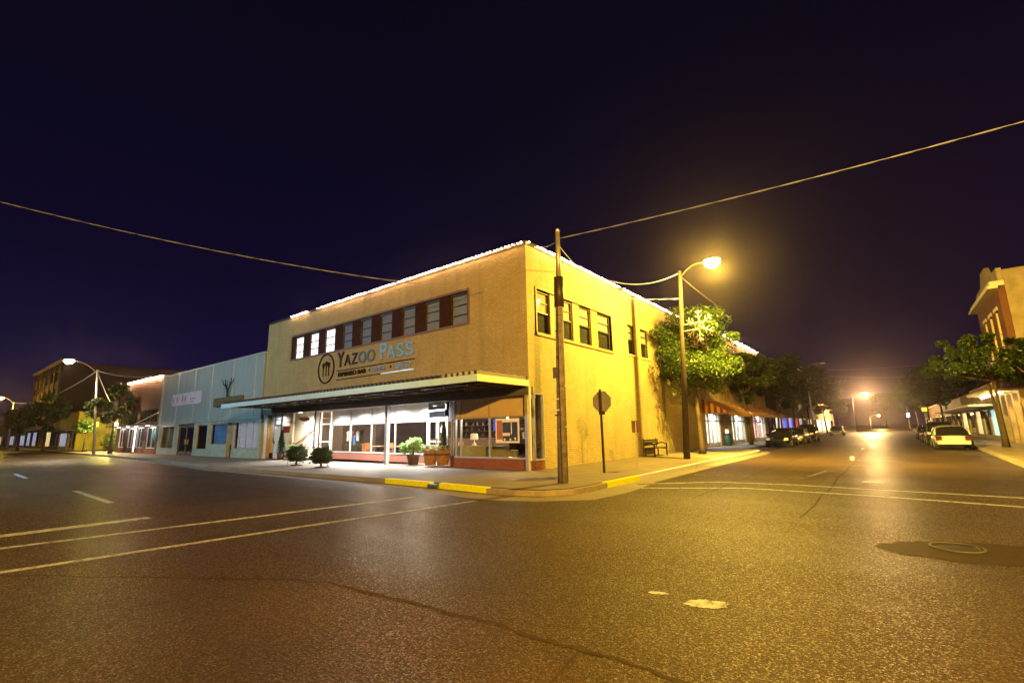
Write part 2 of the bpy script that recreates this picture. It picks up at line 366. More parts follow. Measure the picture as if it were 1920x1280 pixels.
def grid_wall(mb, plane, c0, c1, u0, u1, z0, z1, holes):      # plane 'y': u is x; plane 'x': u is y; wall thickness c0..c1
    us = sorted({u0, u1, *[h[0] for h in holes], *[h[1] for h in holes]}); zs = sorted({z0, z1, *[h[2] for h in holes], *[h[3] for h in holes]})
    for a, b in zip(us, us[1:]):
        for c, d in zip(zs, zs[1:]):
            mu, mz = (a + b) / 2, (c + d) / 2
            if any(h[0] < mu < h[1] and h[2] < mz < h[3] for h in holes): continue
            if plane == 'y': mb.box(a, b, c0, c1, c, d)
            else: mb.box(c0, c1, a, b, c, d)
    return mb

# ------------------------------------------------------------------ ground, street, pavements
struct('road', MB().sheet([(-400, -120), (250, -120), (250, 500), (-400, 500)], -.15), MT['asphalt'])
def offset(path, d):
    out = []
    for i, p in enumerate(path):
        a = Vector(path[max(i - 1, 0)]); b = Vector(path[min(i + 1, len(path) - 1)]); t = (b - a).normalized(); n = Vector((-t.y, t.x))
        out.append((p[0] + n.x * d, p[1] + n.y * d))
    return out
def strip(mb, outer, inner, z0, z1):
    n = len(outer)
    for i in range(n - 1):
        a, b, c, d = outer[i], outer[i + 1], inner[i + 1], inner[i]
        mb.add([(a[0], a[1], z0), (b[0], b[1], z0), (c[0], c[1], z0), (d[0], d[1], z0), (a[0], a[1], z1), (b[0], b[1], z1), (c[0], c[1], z1), (d[0], d[1], z1)],
               [(4, 5, 6, 7), (0, 1, 5, 4), (2, 3, 7, 6)] + ([(3, 0, 4, 7)] if i == 0 else []) + ([(1, 2, 6, 5)] if i == n - 2 else []))
    return mb
KP = [(-260, -2.4), (-74, -2.6), (-49, -2.9), (-31.5, -3.6), (-16.7, -4.62), (-9, -4.6), (-2.73, -4.57), (-.42, -4.66), (.02, -4.68), (2.03, -4.83), (3.0, -4.82), (3.75, -4.55), (4.2, -3.9), (4.3, -3.0), (4.27, -2.16), (4.32, -.02), (4.25, 9.0), (4.3, 17), (4.2, 18.6), (3.4, 20.6), (2.75, 22), (2.7, 30), (2.7, 320)]
KI = offset(KP, .17)
def kerb(name, i0, i1, m, top=.004):
    struct(name, strip(MB(), KP[i0:i1 + 1], KI[i0:i1 + 1], -.3, top), m)
kerb('kerb', 0, 6, MT['kerbc']); kerb('yellow_kerb', 6, 7, MT['yellow'], .008); kerb('kerb', 7, 8, MT['kerbc'], -.05); kerb('yellow_kerb', 8, 9, MT['yellow'], .008)
kerb('kerb', 9, 14, MT['kerbc'], -.015); kerb('yellow_kerb', 14, 15, MT['yellow'], .008); kerb('white_kerb', 15, 18, MT['whitek'], .008); kerb('kerb', 18, 22, MT['kerbc'])
struct('sidewalk', MB().sheet([*KI, (-.5, 320), (-.5, .3), (-260, .3)][:], 0), MT['concrete'])
struct('sidewalk_side', MB().sheet([(-.49, .3), (-.49, 0.31), (-260, .31), (-260, .3)], -.01), MT['concrete'])
G0 = offset(KP[3:], -.002); G1 = offset(KP[3:], -.55)
G1 = [(p[0] + (.35 if 8 < i < 12 else 0), p[1] - (.35 if 5 < i < 10 else 0)) for i, p in enumerate(G1)]
gm = MB()
for i in range(len(G0) - 4): gm.add([(*G1[i], -.146), (*G1[i + 1], -.146), (*G0[i + 1], -.146), (*G0[i], -.146)], [(0, 1, 2, 3)])
struct('gutter', gm, MT['gutter'])
# east side of the side street and the two southern corners
def block(path, close):
    ki = offset(path, .17); struct('kerb', strip(MB(), path, ki, -.3, .004), MT['kerbc']); struct('sidewalk', MB().sheet([*ki, *close], 0), MT['concrete'])
EP = [(14.75, 320), (14.7, 25), (14.3, 9), (14.5, -1.5), (14.9, -3.2), (16.2, -4.4), (60, -4.6)]
block(EP, [(60, 320)])
block([(60, -18.2), (16.5, -18.2), (15, -19), (14.6, -20.5), (14.6, -60)], [(60, -60)])
block([(4.3, -60), (4.3, -20.5), (3.8, -19), (2.4, -18.2), (-150, -18.2)], [(-150, -60)])
# painted markings
def line(name, pts, wd, z=-.146, m='paint'):
    mb = MB(); a = offset(pts, wd / 2); b = offset(pts, -wd / 2)
    for i in range(len(pts) - 1): mb.add([(*b[i], z), (*b[i + 1], z), (*a[i + 1], z), (*a[i], z)], [(0, 1, 2, 3)])
    return struct(name, mb, MT[m])
line('crosswalk_line', [(-.45, -17.9), (-.3, -13.6), (.35, -9.5), (.84, -6.3)], .16); line('crosswalk_line', [(1.55, -17.9), (1.69, -13.8), (2.2, -9.6), (2.72, -6.0)], .16)
line('stop_line', [(-1.75, -17.8), (-1.7, -13.5), (-1.66, -11.35)], .34)
for x0, x1 in ((-10.2, -5.4), (-23.9, -19.3), (-37.5, -33), (-51, -46.5), (-65, -60)): line('centre_dash', [(x0, -11.1), (x1, -11.2)], .16)
line('crosswalk_line', [(4.6, -.9), (6.5, .75), (8.4, .95), (10.5, .72), (14.2, .35)], .15); line('crosswalk_line', [(5.1, -1.75), (7.5, -.45), (10.3, -.62), (14.2, -1.4)], .15)
line('stop_line', [(5.1, 2.75), (8.5, 3.1)], .2, m='paint_faint')
line('centre_dash', [(8.5, 3.6), (8.75, 6.2)], .10, m='paint_faint')
for y in (12.9, 24, 34.5, 45): line('centre_dash', [(9.2, y), (9.0, y + 3)], .16)
line('centre_dash', [(9.95, 2.72), (10.45, 2.66)], .38)
mh = thing('manhole_cover', 'round iron manhole cover in a dark patch of the road', 'manhole cover', (11.3, -5.85, -.15))
MB().lathe([(.25, .0), (.25, .010), (.235, .010), (.23, .004), (.06, .006), (.01, .006)], (11.3, -5.85, -.15), 32).build('lid', MT['iron'], mh)
MB().lathe([(.262, .0), (.292, .0), (.292, .014), (.262, .014), (.262, .0)], (11.3, -5.85, -.15), 40).build('rim', MT['steel'], mh)
random.seed(3)
def blob(name, c, rx, ry, m, z, n=26, jit=.12, ang=0):
    pts = []
    for k in range(n):
        t = 2 * math.pi * k / n; r = 1 + random.uniform(-jit, jit); x, y = rx * r * math.cos(t), ry * r * math.sin(t)
        pts.append((c[0] + x * math.cos(ang) - y * math.sin(ang), c[1] + x * math.sin(ang) + y * math.cos(ang)))
    return struct(name, MB().sheet(pts, z), m)
blob('tar_patch', (11.6, -6.0), 1.15, .62, worn_paint('blotchy_tar', (.040, .029, .022), .30, .62), -.1475, n=60, jit=.07, ang=.3)
blob('paint_blotch', (9.23, -9.84), .20, .11, MT['paint'], -.146, ang=R(30)); blob('paint_blotch', (8.75, -9.8), .10, .04, MT['paint'], -.146, ang=R(20))
cr = [(5.6, -11.55), (6.35, -11.5), (6.9, -11.43), (7.47, -11.40), (7.9, -11.34), (8.3, -11.38), (8.62, -11.36), (9.1, -11.32), (9.45, -11.37), (10.3, -11.3), (12, -11.4)]
cr2 = []
for a, b in zip(cr, cr[1:]):
    for k in range(5):
        t = k / 5; cr2.append((a[0] + (b[0] - a[0]) * t, a[1] + (b[1] - a[1]) * t + random.uniform(-.02, .02)))
mb = MB()
for a, b in zip(cr2, cr2[1:]):
    w0 = random.uniform(.010, .032); mb.add([(a[0], a[1] - w0, -.1465), (b[0], b[1] - w0, -.1465), (b[0], b[1] + w0, -.1465), (a[0], a[1] + w0, -.1465)], [(0, 1, 2, 3)])
b0 = (8.75, -11.37)
for k in range(6):
    a = (8.75 + .02 * k, -11.39 - .12 * k); b = (8.75 + .02 * (k + 1), -11.39 - .12 * (k + 1)); mb.add([(a[0] - .012, a[1], -.1466), (b[0] - .012, b[1], -.1466), (b[0] + .012, b[1], -.1466), (a[0] + .012, a[1], -.1466)], [(0, 1, 2, 3)])
struct('road_crack', mb, MT['tar'])
random.seed(21)
def seam(a, b, wd, nseg=40, wob=.05):
    mb = MB(); P = [(a[0] + (b[0] - a[0]) * k / nseg + random.uniform(-wob, wob), a[1] + (b[1] - a[1]) * k / nseg + random.uniform(-wob, wob)) for k in range(nseg + 1)]
    L_, R_ = offset(P, wd), offset(P, -wd)
    for k in range(nseg):
        mb.add([(*R_[k], -.1468), (*R_[k + 1], -.1468), (*L_[k + 1], -.1468), (*L_[k], -.1468)], [(0, 1, 2, 3)])
    struct('tar_seam', mb, worn_paint('seam_tar', (.022, .016, .013), .38, .5))
for a, b, wd in (((9.35, -4.5), (9.2, 60), .022), ((6.9, -3.0), (6.8, 48), .014), ((-2.5, -16.5), (5.6, -11.5), .014), ((-40, -7.9), (3.2, -7.7), .018), ((4.6, 7.5), (14.2, 8.2), .018), ((-12.5, -5.0), (-12.9, -17.5), .016), ((-31, -5.0), (-31.4, -17.5), .016)): seam(a, b, wd)
tag(MB().box(-.36, -.04, -4.8, -4.56, -.12, -.03).build('drain_lid', mat('blue_plastic', (.04, .08, .28), .3)), 'small blue lid at the gap between the two yellow kerbs', 'drain lid')

# ------------------------------------------------------------------ street lamps
def street_lamp(name, label, base, top, head, col, watts, m=MT['galv'], r=.13, lit=True, es=45, group='street lamps', aim=None, ang=150, ls=1.):
    t = thing(name, label, 'street lamp', base, group)
    MB().cyl(base, top, r, r * .6, 14).build('pole', m, t, True)
    b, tp, h = Vector(base), Vector(top), Vector(head); d = (h - tp); d.z = 0; d.normalize()
    pts = [tp + Vector((0, 0, -.35)) + d * .05]
    for k in range(1, 9):
        u = k / 8; pts.append(tp.lerp(h - d * .35, u) + Vector((0, 0, math.sin(u * math.pi) * .28 - .35 * (1 - u))))
    MB().tube(pts, .035, 8).build('arm', m, t, True)
    s = d.cross(Vector((0, 0, 1))); mb = MB(); P = [(-.42, .06, .10), (-.2, .15, .15), (.1, .18, .15), (.38, .12, .08)]
    vs = []
    for u, hw, hh in P:
        for a, z in ((-1, 0.02), (-.75, hh), (0, hh * 1.25), (.75, hh), (1, .02)): vs.append(h + d * u + s * (a * hw) + Vector((0, 0, z)))
    fs = [(i * 5 + k, i * 5 + k + 1, i * 5 + k + 6, i * 5 + k + 5) for i in range(3) for k in range(4)] + [(0, 1, 2, 3, 4), (19, 18, 17, 16, 15), (0, 5, 10, 15, 19, 14, 9, 4)]
    mb.add(vs, fs).build('lamp_housing', m, t, True, True)
    lm = glow('lamp_lens', col, es) if lit else MT['headlens']
    lens = MB().lathe([(.02, -.32), (.15, -.29), (.25, -.17), (.28, .0), (.24, .018)], h, 16, ls, ls).build('lens', lm, t, True)
    if lit:
        lp_ = h + Vector((0, 0, -.42))
        if aim: lamp('SPOT', lp_, watts, col, .10, parent=t, rot=(Vector(aim) - lp_).to_track_quat('-Z', 'Y').to_euler(), spread=R(ang), blend=.5)
        else: lamp('POINT', lp_, watts, col, .10, parent=t)
    return t
near = street_lamp('street_lamp', 'lit cobra head street lamp on the tall pole carrying the snowflake', (2.88, 8.83, 0), (3.28, 8.95, 9.43), (5.1, 8.14, 9.32), SODIUM, 14500, MT['pole_dk'], .16, es=110, ls=1.35)
lamp('SPOT', (5.1, 8.14, 8.88), 50000, SODIUM, .12, parent=near, rot=(Vector((9.8, 17, 0)) - Vector((5.1, 8.14, 8.88))).to_track_quat('-Z', 'Y').to_euler(), spread=R(124), blend=1.0)  # second light in the same lamp head, added to brighten the road
street_lamp('street_lamp', 'lit street lamp at the far left in front of the tall brown building', (-51.6, -2.9, 0), (-51.75, -3.5, 8.4), (-52.0, -5.7, 9.15), (1, .74, .46), 7500, es=120, aim=(-52, -6.6, 0), ang=140, ls=1.4)
street_lamp('street_lamp', 'half cut lit lamp at the left edge of the photo', (-111.3, -3.4, 0), (-111.3, -3.5, 8.2), (-111.4, -5.2, 8.95), SODIUM, 2600, es=90, ls=1.5)
street_lamp('street_lamp', 'far lit lamp beside the trees down the right hand street', (5.0, 110, 0), (5.0, 110, 7.2), (7.34, 110, 7.84), (1, .6, .22), 34000, MT['pole_dk'], es=160, ls=1.6)
street_lamp('street_lamp', 'sodium lamp on the corner across the junction behind the camera', (20.9, -22.6, 0), (20.9, -22.5, 8.2), (20.6, -20.9, 8.75), SODIUM_DEEP, 60000, es=60)
street_lamp('street_lamp', 'cool white lamp across the street from the pale blue shop', (-27, -19.6, 0), (-27, -19.5, 8.4), (-27, -17.8, 8.9), COOL, 7000, es=50, aim=(-25, -3, 0), ang=130)
dl = thing('street_lamp', 'unlit lamp post with two arms above the dark trees', 'street lamp', (2.7, 60, 0), 'street lamps')
MB().cyl((2.7, 60, 0), (2.7, 60, 9.3), .12, .07, 10).build('pole', MT['galv'], dl, True)
for sx in (-1, 1):
    MB().tube([(2.7, 60, 9.0), (2.7 + sx * .8, 60, 9.5), (2.7 + sx * 1.7, 60, 9.6)], .04, 6).build('arm', MT['galv'], dl, True)
    MB().lathe([(.03, -.10), (.16, -.06), (.18, .02), (.08, .10), (.02, .11)], (2.7 + sx * 2.0, 60, 9.55), 12, 1.9, .8).build('lamp_head', MT['headlens'], dl, True)
# snowflake ornament on the near lamp pole
sn = thing('snowflake_ornament', 'white tinsel snowflake ornament bracketed to the lamp pole', 'decoration', (3.2, 8.9, 6.4))
fm = MB(); C = Vector((4.1, 8.62, 6.36)); U = Vector((.95, -.30, 0)).normalized(); Z = Vector((0, 0, 1))
def sp2(a, r): return C + U * (math.cos(a) * r) + Z * (math.sin(a) * r)
for k in range(6):
    a = R(90 + 60 * k); fm.tube([C, sp2(a, .78)], .022, 5)
    for rr, ll in ((.38, .24), (.6, .2)):
        for s in (-1, 1): fm.tube([sp2(a, rr), sp2(a, rr) + (U * math.cos(a + s * R(52)) + Z * math.sin(a + s * R(52))) * ll], .018, 5)
fm.tube([sp2(R(60 * k + 30), .26) for k in range(7)], .018, 5)
fm.build('flake', MT['white'], sn)
for dz in (.16, -.16): MB().tube([(3.1, 8.9, 6.4 + dz), C + Z * dz + U * .1], .022, 6).build('bracket', MT['white'], sn)

# ------------------------------------------------------------------ utility pole, signs, wires
up = thing('utility_pole', 'weathered brown utility pole standing on the corner pavement', 'utility pole', (3.23, -2.86, 0))
MB().cyl((3.23, -2.86, 0), (3.31, -2.81, 6.1), .155, .118, 16).build('lower_pole', MT['pole'], up, True)
MB().cyl((3.295, -2.815, 5.2), (3.312, -2.81, 6.15), .155, .15, 16).build('sleeve', MT['dark'], up, True)
MB().cyl((3.31, -2.81, 6.1), (3.33, -2.8, 7.65), .082, .068, 14).build('upper_pole', MT['galv'], up, True)
MB().lathe([(.05, 0), (.06, .05), (.03, .1), (.01, .11)], (3.33, -2.8, 7.65), 10).build('cap', MT['white'], up)
MB().box(3.1, 3.14, -3.05, -2.99, 2.05, 2.4).box(3.1, 3.3, -3.05, -3.02, 2.05, 2.08).box(3.1, 3.3, -3.05, -3.02, 2.37, 2.4).build('bracket', MT['white'], up)
MB().cyl((3.15, -3.05, 1.92), (3.36, -3.0, 1.92), .022, .022, 8).build('bolt', MT['chrome'], up)
for z in (1.55, 2.75, 4.9): MB().cyl((3.23 + .08 * z / 6.1, -2.86 + .05 * z / 6.1, z), (3.23 + .08 * z / 6.1, -2.86 + .05 * z / 6.1, z + .035), .157 - .006 * z, None, 16).build('steel_band', MT['steel'], up, True)
MB().box(3.15, 3.29, -3.075, -3.01, 3.0, 3.32).build('junction_box', MT['steel'], up)
MB().tube([(3.30, -3.01, 0), (3.31, -2.995, 3.0), (3.32, -2.94, 6.0)], .016, 6).build('conduit', MT['pole_dk'], up)
for z in (3.6, 4.4): MB().box(3.25, 3.30, -3.02, -2.99, z, z + .05).build('bolt', MT['chrome'], up)
ss = thing('stop_sign', 'grey back of the octagonal road sign on a dark post', 'road sign', (2.78, .51, 0))
MB().box(2.75, 2.82, .48, .54, 0, 2.9).build('post', MT['dark'], ss)
a8 = [R(22.5 + 45 * k) for k in range(8)]; q = R(-3)
def octo(rad, t0, t1):
    c = Vector((2.80, .51, 2.46)); u = Vector((math.cos(q), math.sin(q), 0)); nn = Vector((-math.sin(q), math.cos(q), 0)); mb = MB()
    vs = [c + u * (rad * math.cos(a)) + Vector((0, 0, rad * math.sin(a))) + nn * t for t in (t0, t1) for a in a8]
    return mb.add(vs, [tuple(range(7, -1, -1)), tuple(range(8, 16))] + [(i, (i + 1) % 8, 8 + (i + 1) % 8, 8 + i) for i in range(8)])
octo(.40, .06, .066).build('plate', MT['galv'], ss, fix=True); octo(.385, .067, .069).build('face', mat('stop_red', (.45, .02, .02), .4), ss, fix=True)
MB().box(2.68, 2.92, .542, .55, 2.0, 2.12).build('bracket', MT['dark'], ss)
s2 = thing('parking_sign', 'small rectangular sign back on a thin post by the kerb', 'road sign', (3.26, 2.2, 0))
MB().cyl((3.26, 2.2, 0), (3.3, 2.22, 1.75), .025, .025, 8).build('post', MT['galv'], s2)
MB().box(3.12, 3.46, 2.25, 2.258, 1.34, 1.78).build('plate', mat('sign_back_brown', (.20, .13, .09), .5), s2)
def wire(label, a, b, sag, r=.014, m=MT['wire'], n=36, twist=0.):
    a, b = Vector(a), Vector(b); pts = []; pts2 = []
    d = (b - a); side = Vector((-d.y, d.x, 0)).normalized()
    for k in range(n * (4 if twist else 1) + 1):
        t = k / (n * (4 if twist else 1)); p = a.lerp(b, t) - Vector((0, 0, 4 * sag * t * (1 - t)))
        ang = t * d.length * 4.2
        pts.append(p + (side * math.cos(ang) + Vector((0, 0, math.sin(ang)))) * twist); pts2.append(p - (side * math.cos(ang) + Vector((0, 0, math.sin(ang)))) * twist)
    mb = MB().tube(pts, r, 5)
    if twist: mb.tube(pts2, r, 5)
    return tag(mb.build('overhead_wire', m, None, True), label, 'wire', 'overhead wires')
sp1 = thing('utility_pole', 'wooden pole across the street from the cafe carrying the long wire', 'utility pole', (-14, -19.4, 0))
MB().cyl((-14, -19.4, 0), (-14, -19.3, 10.8), .17, .11, 14).build('pole_shaft', MT['pole'], sp1, True); MB().box(-14.9, -13.1, -19.26, -19.16, 10.3, 10.42).build('crossarm', MT['pole'], sp1)
sp3 = thing('utility_pole', 'wooden pole at the right corner carrying the wire over the crossing', 'utility pole', (15.6, -.3, 0))
MB().cyl((15.6, -.3, 0), (15.6, -.3, 8.3), .16, .11, 14).build('pole_shaft', MT['pole'], sp3, True); MB().box(15.5, 15.7, -.9, .3, 7.9, 8.0).build('crossarm', MT['pole'], sp3)
wire('long sagging wire from the upper left sky to the lamp pole', (3.24, 8.94, 7.96), (-14, -19.2, 10.44), 1.5, .0075, twist=.011)
wire('long pale wire rising from the corner pole to the upper right', (3.36, -2.8, 7.42), (15.5, -.4, 7.95), .12, .0085, twist=.009)
wire('short wire from the corner pole down to the roof corner', (3.33, -2.8, 7.35), (.1, .6, 9.1), .12, .012)
wire('thin service wire from the corner pole to the side parapet', (3.35, -2.78, 7.2), (.1, 5.4, 9.18), .25, .012)
wire('thick drooping wire from the side roof to the lamp pole', (.1, 7.2, 9.2), (3.2, 8.9, 9.3), .38, .022, MT['wire'])
wire('thin guy wire running from the lamp pole into the tree', (3.25, 8.95, 9.2), (3.9, 13.5, 8.3), .05, .010, MT['wire_dk'])
wire('faint wire from the left lamp pole to the brown brick roof', (-51.75, -3.5, 8.3), (-43.7, .2, 7.5), .45, .03)
wire('faint diagonal wire from the left lamp pole towards the tall building', (-51.75, -3.5, 8.2), (-63, .5, 5.2), .2, .035)
wire('faint wire over the left street between the two lamps', (-51.75, -3.5, 8.3), (-111.3, -3.5, 8.1), 1.2, .03)
wire('upper faint wire crossing the right hand street', (2.7, 60, 9.0), (17.4, 38, 6.6), .5, .022, MT['wire_dk'])
wire('lower faint wire crossing the right hand street', (2.7, 60, 8.3), (17.4, 40, 5.6), .5, .02, MT['wire_dk'])
wire('faint wire low over the far right hand street', (2.7, 85, 7.6), (17.4, 52, 4.9), .5, .02, MT['wire_dk'])

# ------------------------------------------------------------------ corner cafe building
XL = -22.3; YB = 20.5
cafe = thing('cafe_building', 'two storey cream brick corner building with a canopy and roof lights', 'building', (0, 0, 0))
ww = [(-18.63, -17.57), (-16.84, -15.8), (-15.11, -14.0), (-13.24, -12.25), (-11.48, -10.47), (-9.74, -8.7), (-7.92, -6.89), (-6.18, -5.15), (-4.4, -3.33)]
fw = MB(); grid_wall(fw, 'y', 0, .28, XL, 0, 3.18, 9.03, [(-18.88, -3.24, 6.24, 7.7)])
sideh = [(.66, 7.4, 5.42, 7.28), (9.37, 10.43, 5.52, 7.24), (11.1, 12.32, 5.52, 7.24), (.27, .97, 0, 2.95)]
grid_wall(fw, 'x', -.28, 0, .28, YB, 0, 9.03, sideh)
fw.box(XL, XL + .28, .28, YB, 0, 9.03).box(XL + .28, -.28, YB - .28, YB, 0, 9.03)
fw.build('wall', MT['brick'], cafe)
MB().box(XL - .03, .05, -.05, .33, 9.03, 9.16).box(-.33, .05, .33, YB, 9.03, 9.16).box(XL - .03, XL + .3, .33, YB, 9.03, 9.15).build('parapet_cap', MT['dark'], cafe)
MB().box(XL + .28, -.28, .28, YB - .28, 8.6, 8.75).build('roof', MT['steel'], cafe)
# upper front windows between dark red panels
MB().box(-18.98, -3.14, -.03, .06, 6.14, 6.24).box(-18.98, -3.14, -.035, .06, 7.7, 7.8).box(-18.98, -18.88, -.03, .06, 6.24, 7.7).box(-3.24, -3.14, -.03, .06, 6.24, 7.7).build('window_surround', mat('brown_surround', (.16, .09, .05), .6), cafe)
xs = [-18.88] + [v for p in ww for v in p] + [-3.24]
for i in range(0, len(xs), 2):
    if xs[i + 1] - xs[i] > .05: MB().box(xs[i] + .01, xs[i + 1] - .01, .06, .18, 6.24, 7.7).build('spandrel_panel', MT['panel_red'], cafe)
for i, (a, b) in enumerate(ww):
    f = MB().box(a - .008, a + .04, .10, .17, 6.24, 7.7).box(b - .04, b + .008, .10, .17, 6.24, 7.7).box(a + .04, b - .04, .10, .17, 6.24, 6.28).box(a + .04, b - .04, .10, .17, 7.60, 7.7)
    for z in (6.68, 7.14): f.box(a + .04, b - .04, .11, .16, z - .02, z + .02)
    fo = f.build('window', MT['dark'], cafe)
    MB().box(a + .04, b - .04, .185, .19, 6.28, 7.6).build('blind', MT['lit_white'] if i < 3 else MT['shade'], fo)
    if i >= 3: MB().box(a + .04, b - .04, .13, .134, 6.28, 7.6).build('pane', MT['glass'], fo)
MB().box(-18.88, -3.24, .20, .27, 6.24, 7.7).build('window_backing', MT['night'], cafe)
# side windows
def sash(a, b, z0, z1, sill=True):
    f = MB().box(-.16, -.10, a, a + .07, z0, z1).box(-.16, -.10, b - .07, b, z0, z1).box(-.16, -.10, a + .07, b - .07, z0, z0 + .06).box(-.16, -.10, a + .07, b - .07, z1 - .07, z1)
    zm = (z0 + z1) / 2; f.box(-.15, -.11, a + .07, b - .07, zm - .03, zm + .03).box(-.145, -.115, a + .07, b - .07, zm + .42, zm + .445)
    fo = f.build('window', MT['dark'], cafe)
    MB().box(-.18, -.175, a + .07, b - .07, zm + .03, z1 - .07).build('blind', MT['shade2'], fo)
    MB().box(-.132, -.128, a + .07, b - .07, z0 + .06, z1 - .07).build('pane', MT['glass'], fo)
    MB().box(-.27, -.22, a, b, z0, z1).build('backing', MT['night'], fo)
    if sill: MB().box(-.10, .06, a - .06, b + .06, z0 - .09, z0).build('sill', MT['stucco'], fo)
sw = [(.68, 1.75), (2.62, 3.62), (4.17, 5.33), (5.98, 7.38)]
for a, b in sw: sash(a, b, 5.42, 7.28, False)
for a, b in ((1.75, 2.62), (3.62, 4.17), (5.33, 5.98)): MB().box(-.12, -.04, a, b, 5.42, 7.28).build('spandrel_panel', MT['mustard'], cafe)
MB().box(-.12, .07, .58, 7.48, 5.30, 5.42).box(-.12, .04, .58, 7.48, 7.28, 7.36).box(-.12, .04, .58, .66, 5.42, 7.28).box(-.12, .04, 7.40, 7.48, 5.42, 7.28).build('window_surround', mat('tan_surround', (.30, .21, .10), .6), cafe)
sash(9.37, 10.43, 5.52, 7.24); sash(11.1, 12.32, 5.52, 7.24)
# canopy
can = MB().box(-21.2, -.005, -2.93, -.002, 3.28, 3.34)
can.build('canopy_deck', MT['dark'], cafe)
MB().box(-21.2, .03, -2.99, -2.935, 3.18, 3.42).build('canopy_fascia', MT['fascia'], cafe)
MB().box(-.005, .03, -2.933, -.004, 3.18, 3.42).build('canopy_end_fascia', mat('cream_fascia', (.76, .70, .60), .5, var=.1), cafe)
k = MB(); x = -21.0
while x < -.15:
    k.prism([(x, 3.345), (x + .03, 3.56), (x + .13, 3.56), (x + .16, 3.345)], 'y', -2.92, -.02); x += .285
k.build('canopy_ribs', MT['dark'], cafe, fix=True)
k = MB()
for x in [-20.5 + 1.7 * i for i in range(13)]: k.box(x, x + .07, -2.9, -.06, 3.20, 3.277)
k.box(-21.1, -.02, -2.0, -1.92, 3.205, 3.275).box(-21.1, -.02, -1.05, -.97, 3.205, 3.275).build('canopy_joists', MT['steel'], cafe)
for i in range(16):
    MB().lathe([(.02, -.07), (.035, -.05), (.03, 0)], (-1.2 - 1.25 * i, -2.2, 3.2), 8).build('canopy_socket', MT['white'], cafe)
MB().box(XL + .1, -.02, -.06, .27, 2.86, 3.172).build('beam', MT['steel'], cafe)
for x in (-21.95, -15.55, -8.86): MB().box(x - .09, x + .09, .0, .18, 0, 2.86).build('column', MT['alu'], cafe)
MB().box(-.24, -.10, .0, .16, 0, 2.86).build('column', MT['alu'], cafe)
MB().box(-.035, .03, -.01, .06, .37, 3.18).build('corner_trim', MT['cream'], cafe)
MB().box(XL + .28, -.28, .275, 2.9, 2.94, 3.05).build('soffit', MT['white'], cafe)
# glazed shopfront, slightly raked in plan
P0, P1, P2, P3, P4 = (-17.2, 2.12), (-7.35, 1.40), (-5.3, .85), (-4.25, .29), (-.3, .29)
def front(p, q, mull, kick=.40, panel=2.06, top=2.94, mat_panel=None, tf=MT['alu'], label=None):
    L = (Vector(q) - Vector(p)).length
    if kick: MB().seg(p, q, 0, L, 0, kick, -.08, .10).build('brick_kick', MT['brick_kick'], cafe)
    f = MB().seg(p, q, 0, L, kick, kick + .06, -.10, .06).seg(p, q, 0, L, panel - .03, panel + .03, -.05, .05)
    us = [u * L for u in mull]
    for u in us: f.seg(p, q, max(0, u - .035), min(L, u + .035), kick + .06, panel - .03, -.04, .04).seg(p, q, max(0, u - .03), min(L, u + .03), panel + .03, top, -.04, .04)
    fo = f.build('shop_window', tf, cafe)
    for a, b in zip(us, us[1:]):
        MB().seg(p, q, a + .035, b - .035, kick + .06, panel - .03, -.006, .0).build('pane', MT['glass'], fo)
        MB().seg(p, q, a + .03, b - .03, panel + .03, top, -.012, .012).build('transom_panel', mat_panel or MT['white'], fo)
front(P0, P1, [0, .235, .475, .715, 1.0])
front(P3, P4, [0, .08, .50, 1.0], mat_panel=mat('tan_panel', (.50, .40, .32), .7, var=.1), tf=MT['alu'])
front(P2, P3, [0, .5, 1.0], tf=MT['steel'], mat_panel=MT['steel'])
# double doors
d = (Vector(P2) - Vector(P1)); LD = d.length
fr = MB()
for u in (0, LD - .12): fr.seg(P1, P2, u, u + .12, 0, 2.94, -.05, .05)
for z in (2.12, 2.5): fr.seg(P1, P2, .12, LD - .12, z, z + .08, -.045, .045)
fr.build('door_frame', MT['white'], cafe)
MB().seg(P1, P2, .12, LD - .12, 2.58, 2.94, -.004, .004).seg(P1, P2, .12, LD - .12, 2.2, 2.5, -.004, .004).build('transom_pane', MT['glass_dark'], cafe)
for u0, u1, hs in ((.13, LD / 2 - .01, 1), (LD / 2 + .01, LD - .13, 0)):
    dd = MB().seg(P1, P2, u0, u0 + .09, .02, 2.11, -.03, .03).seg(P1, P2, u1 - .09, u1, .02, 2.11, -.03, .03)
    for z0, z1 in ((.02, .22), (1.02, 1.10), (2.0, 2.11)): dd.seg(P1, P2, u0 + .09, u1 - .09, z0, z1, -.028, .028)
    do = dd.build('door', MT['white'], cafe)
    MB().seg(P1, P2, u0 + .09, u1 - .09, .22, 1.02, -.004, .004).seg(P1, P2, u0 + .09, u1 - .09, 1.10, 2.0, -.004, .004).build('pane', MT['glass'], do)
    MB().seg(P1, P2, (u1 - .07 if hs else u0 + .03), (u1 - .03 if hs else u0 + .07), .9, 1.25, -.09, -.05).build('handle', MT['chrome'], do)
ov = MB(); c = Vector(P1).lerp(Vector(P2), .74); dn = d.normalized(); nn = Vector((dn.y, -dn.x))
ov.add([(c.x + dn.x * .17 * math.cos(2 * math.pi * k / 24) + nn.x * .035, c.y + dn.y * .17 * math.cos(2 * math.pi * k / 24) + nn.y * .035, 1.56 + .25 * math.sin(2 * math.pi * k / 24)) for k in range(24)], [tuple(range(24))])
ov.build('oval_sticker', MT['cream'], cafe)
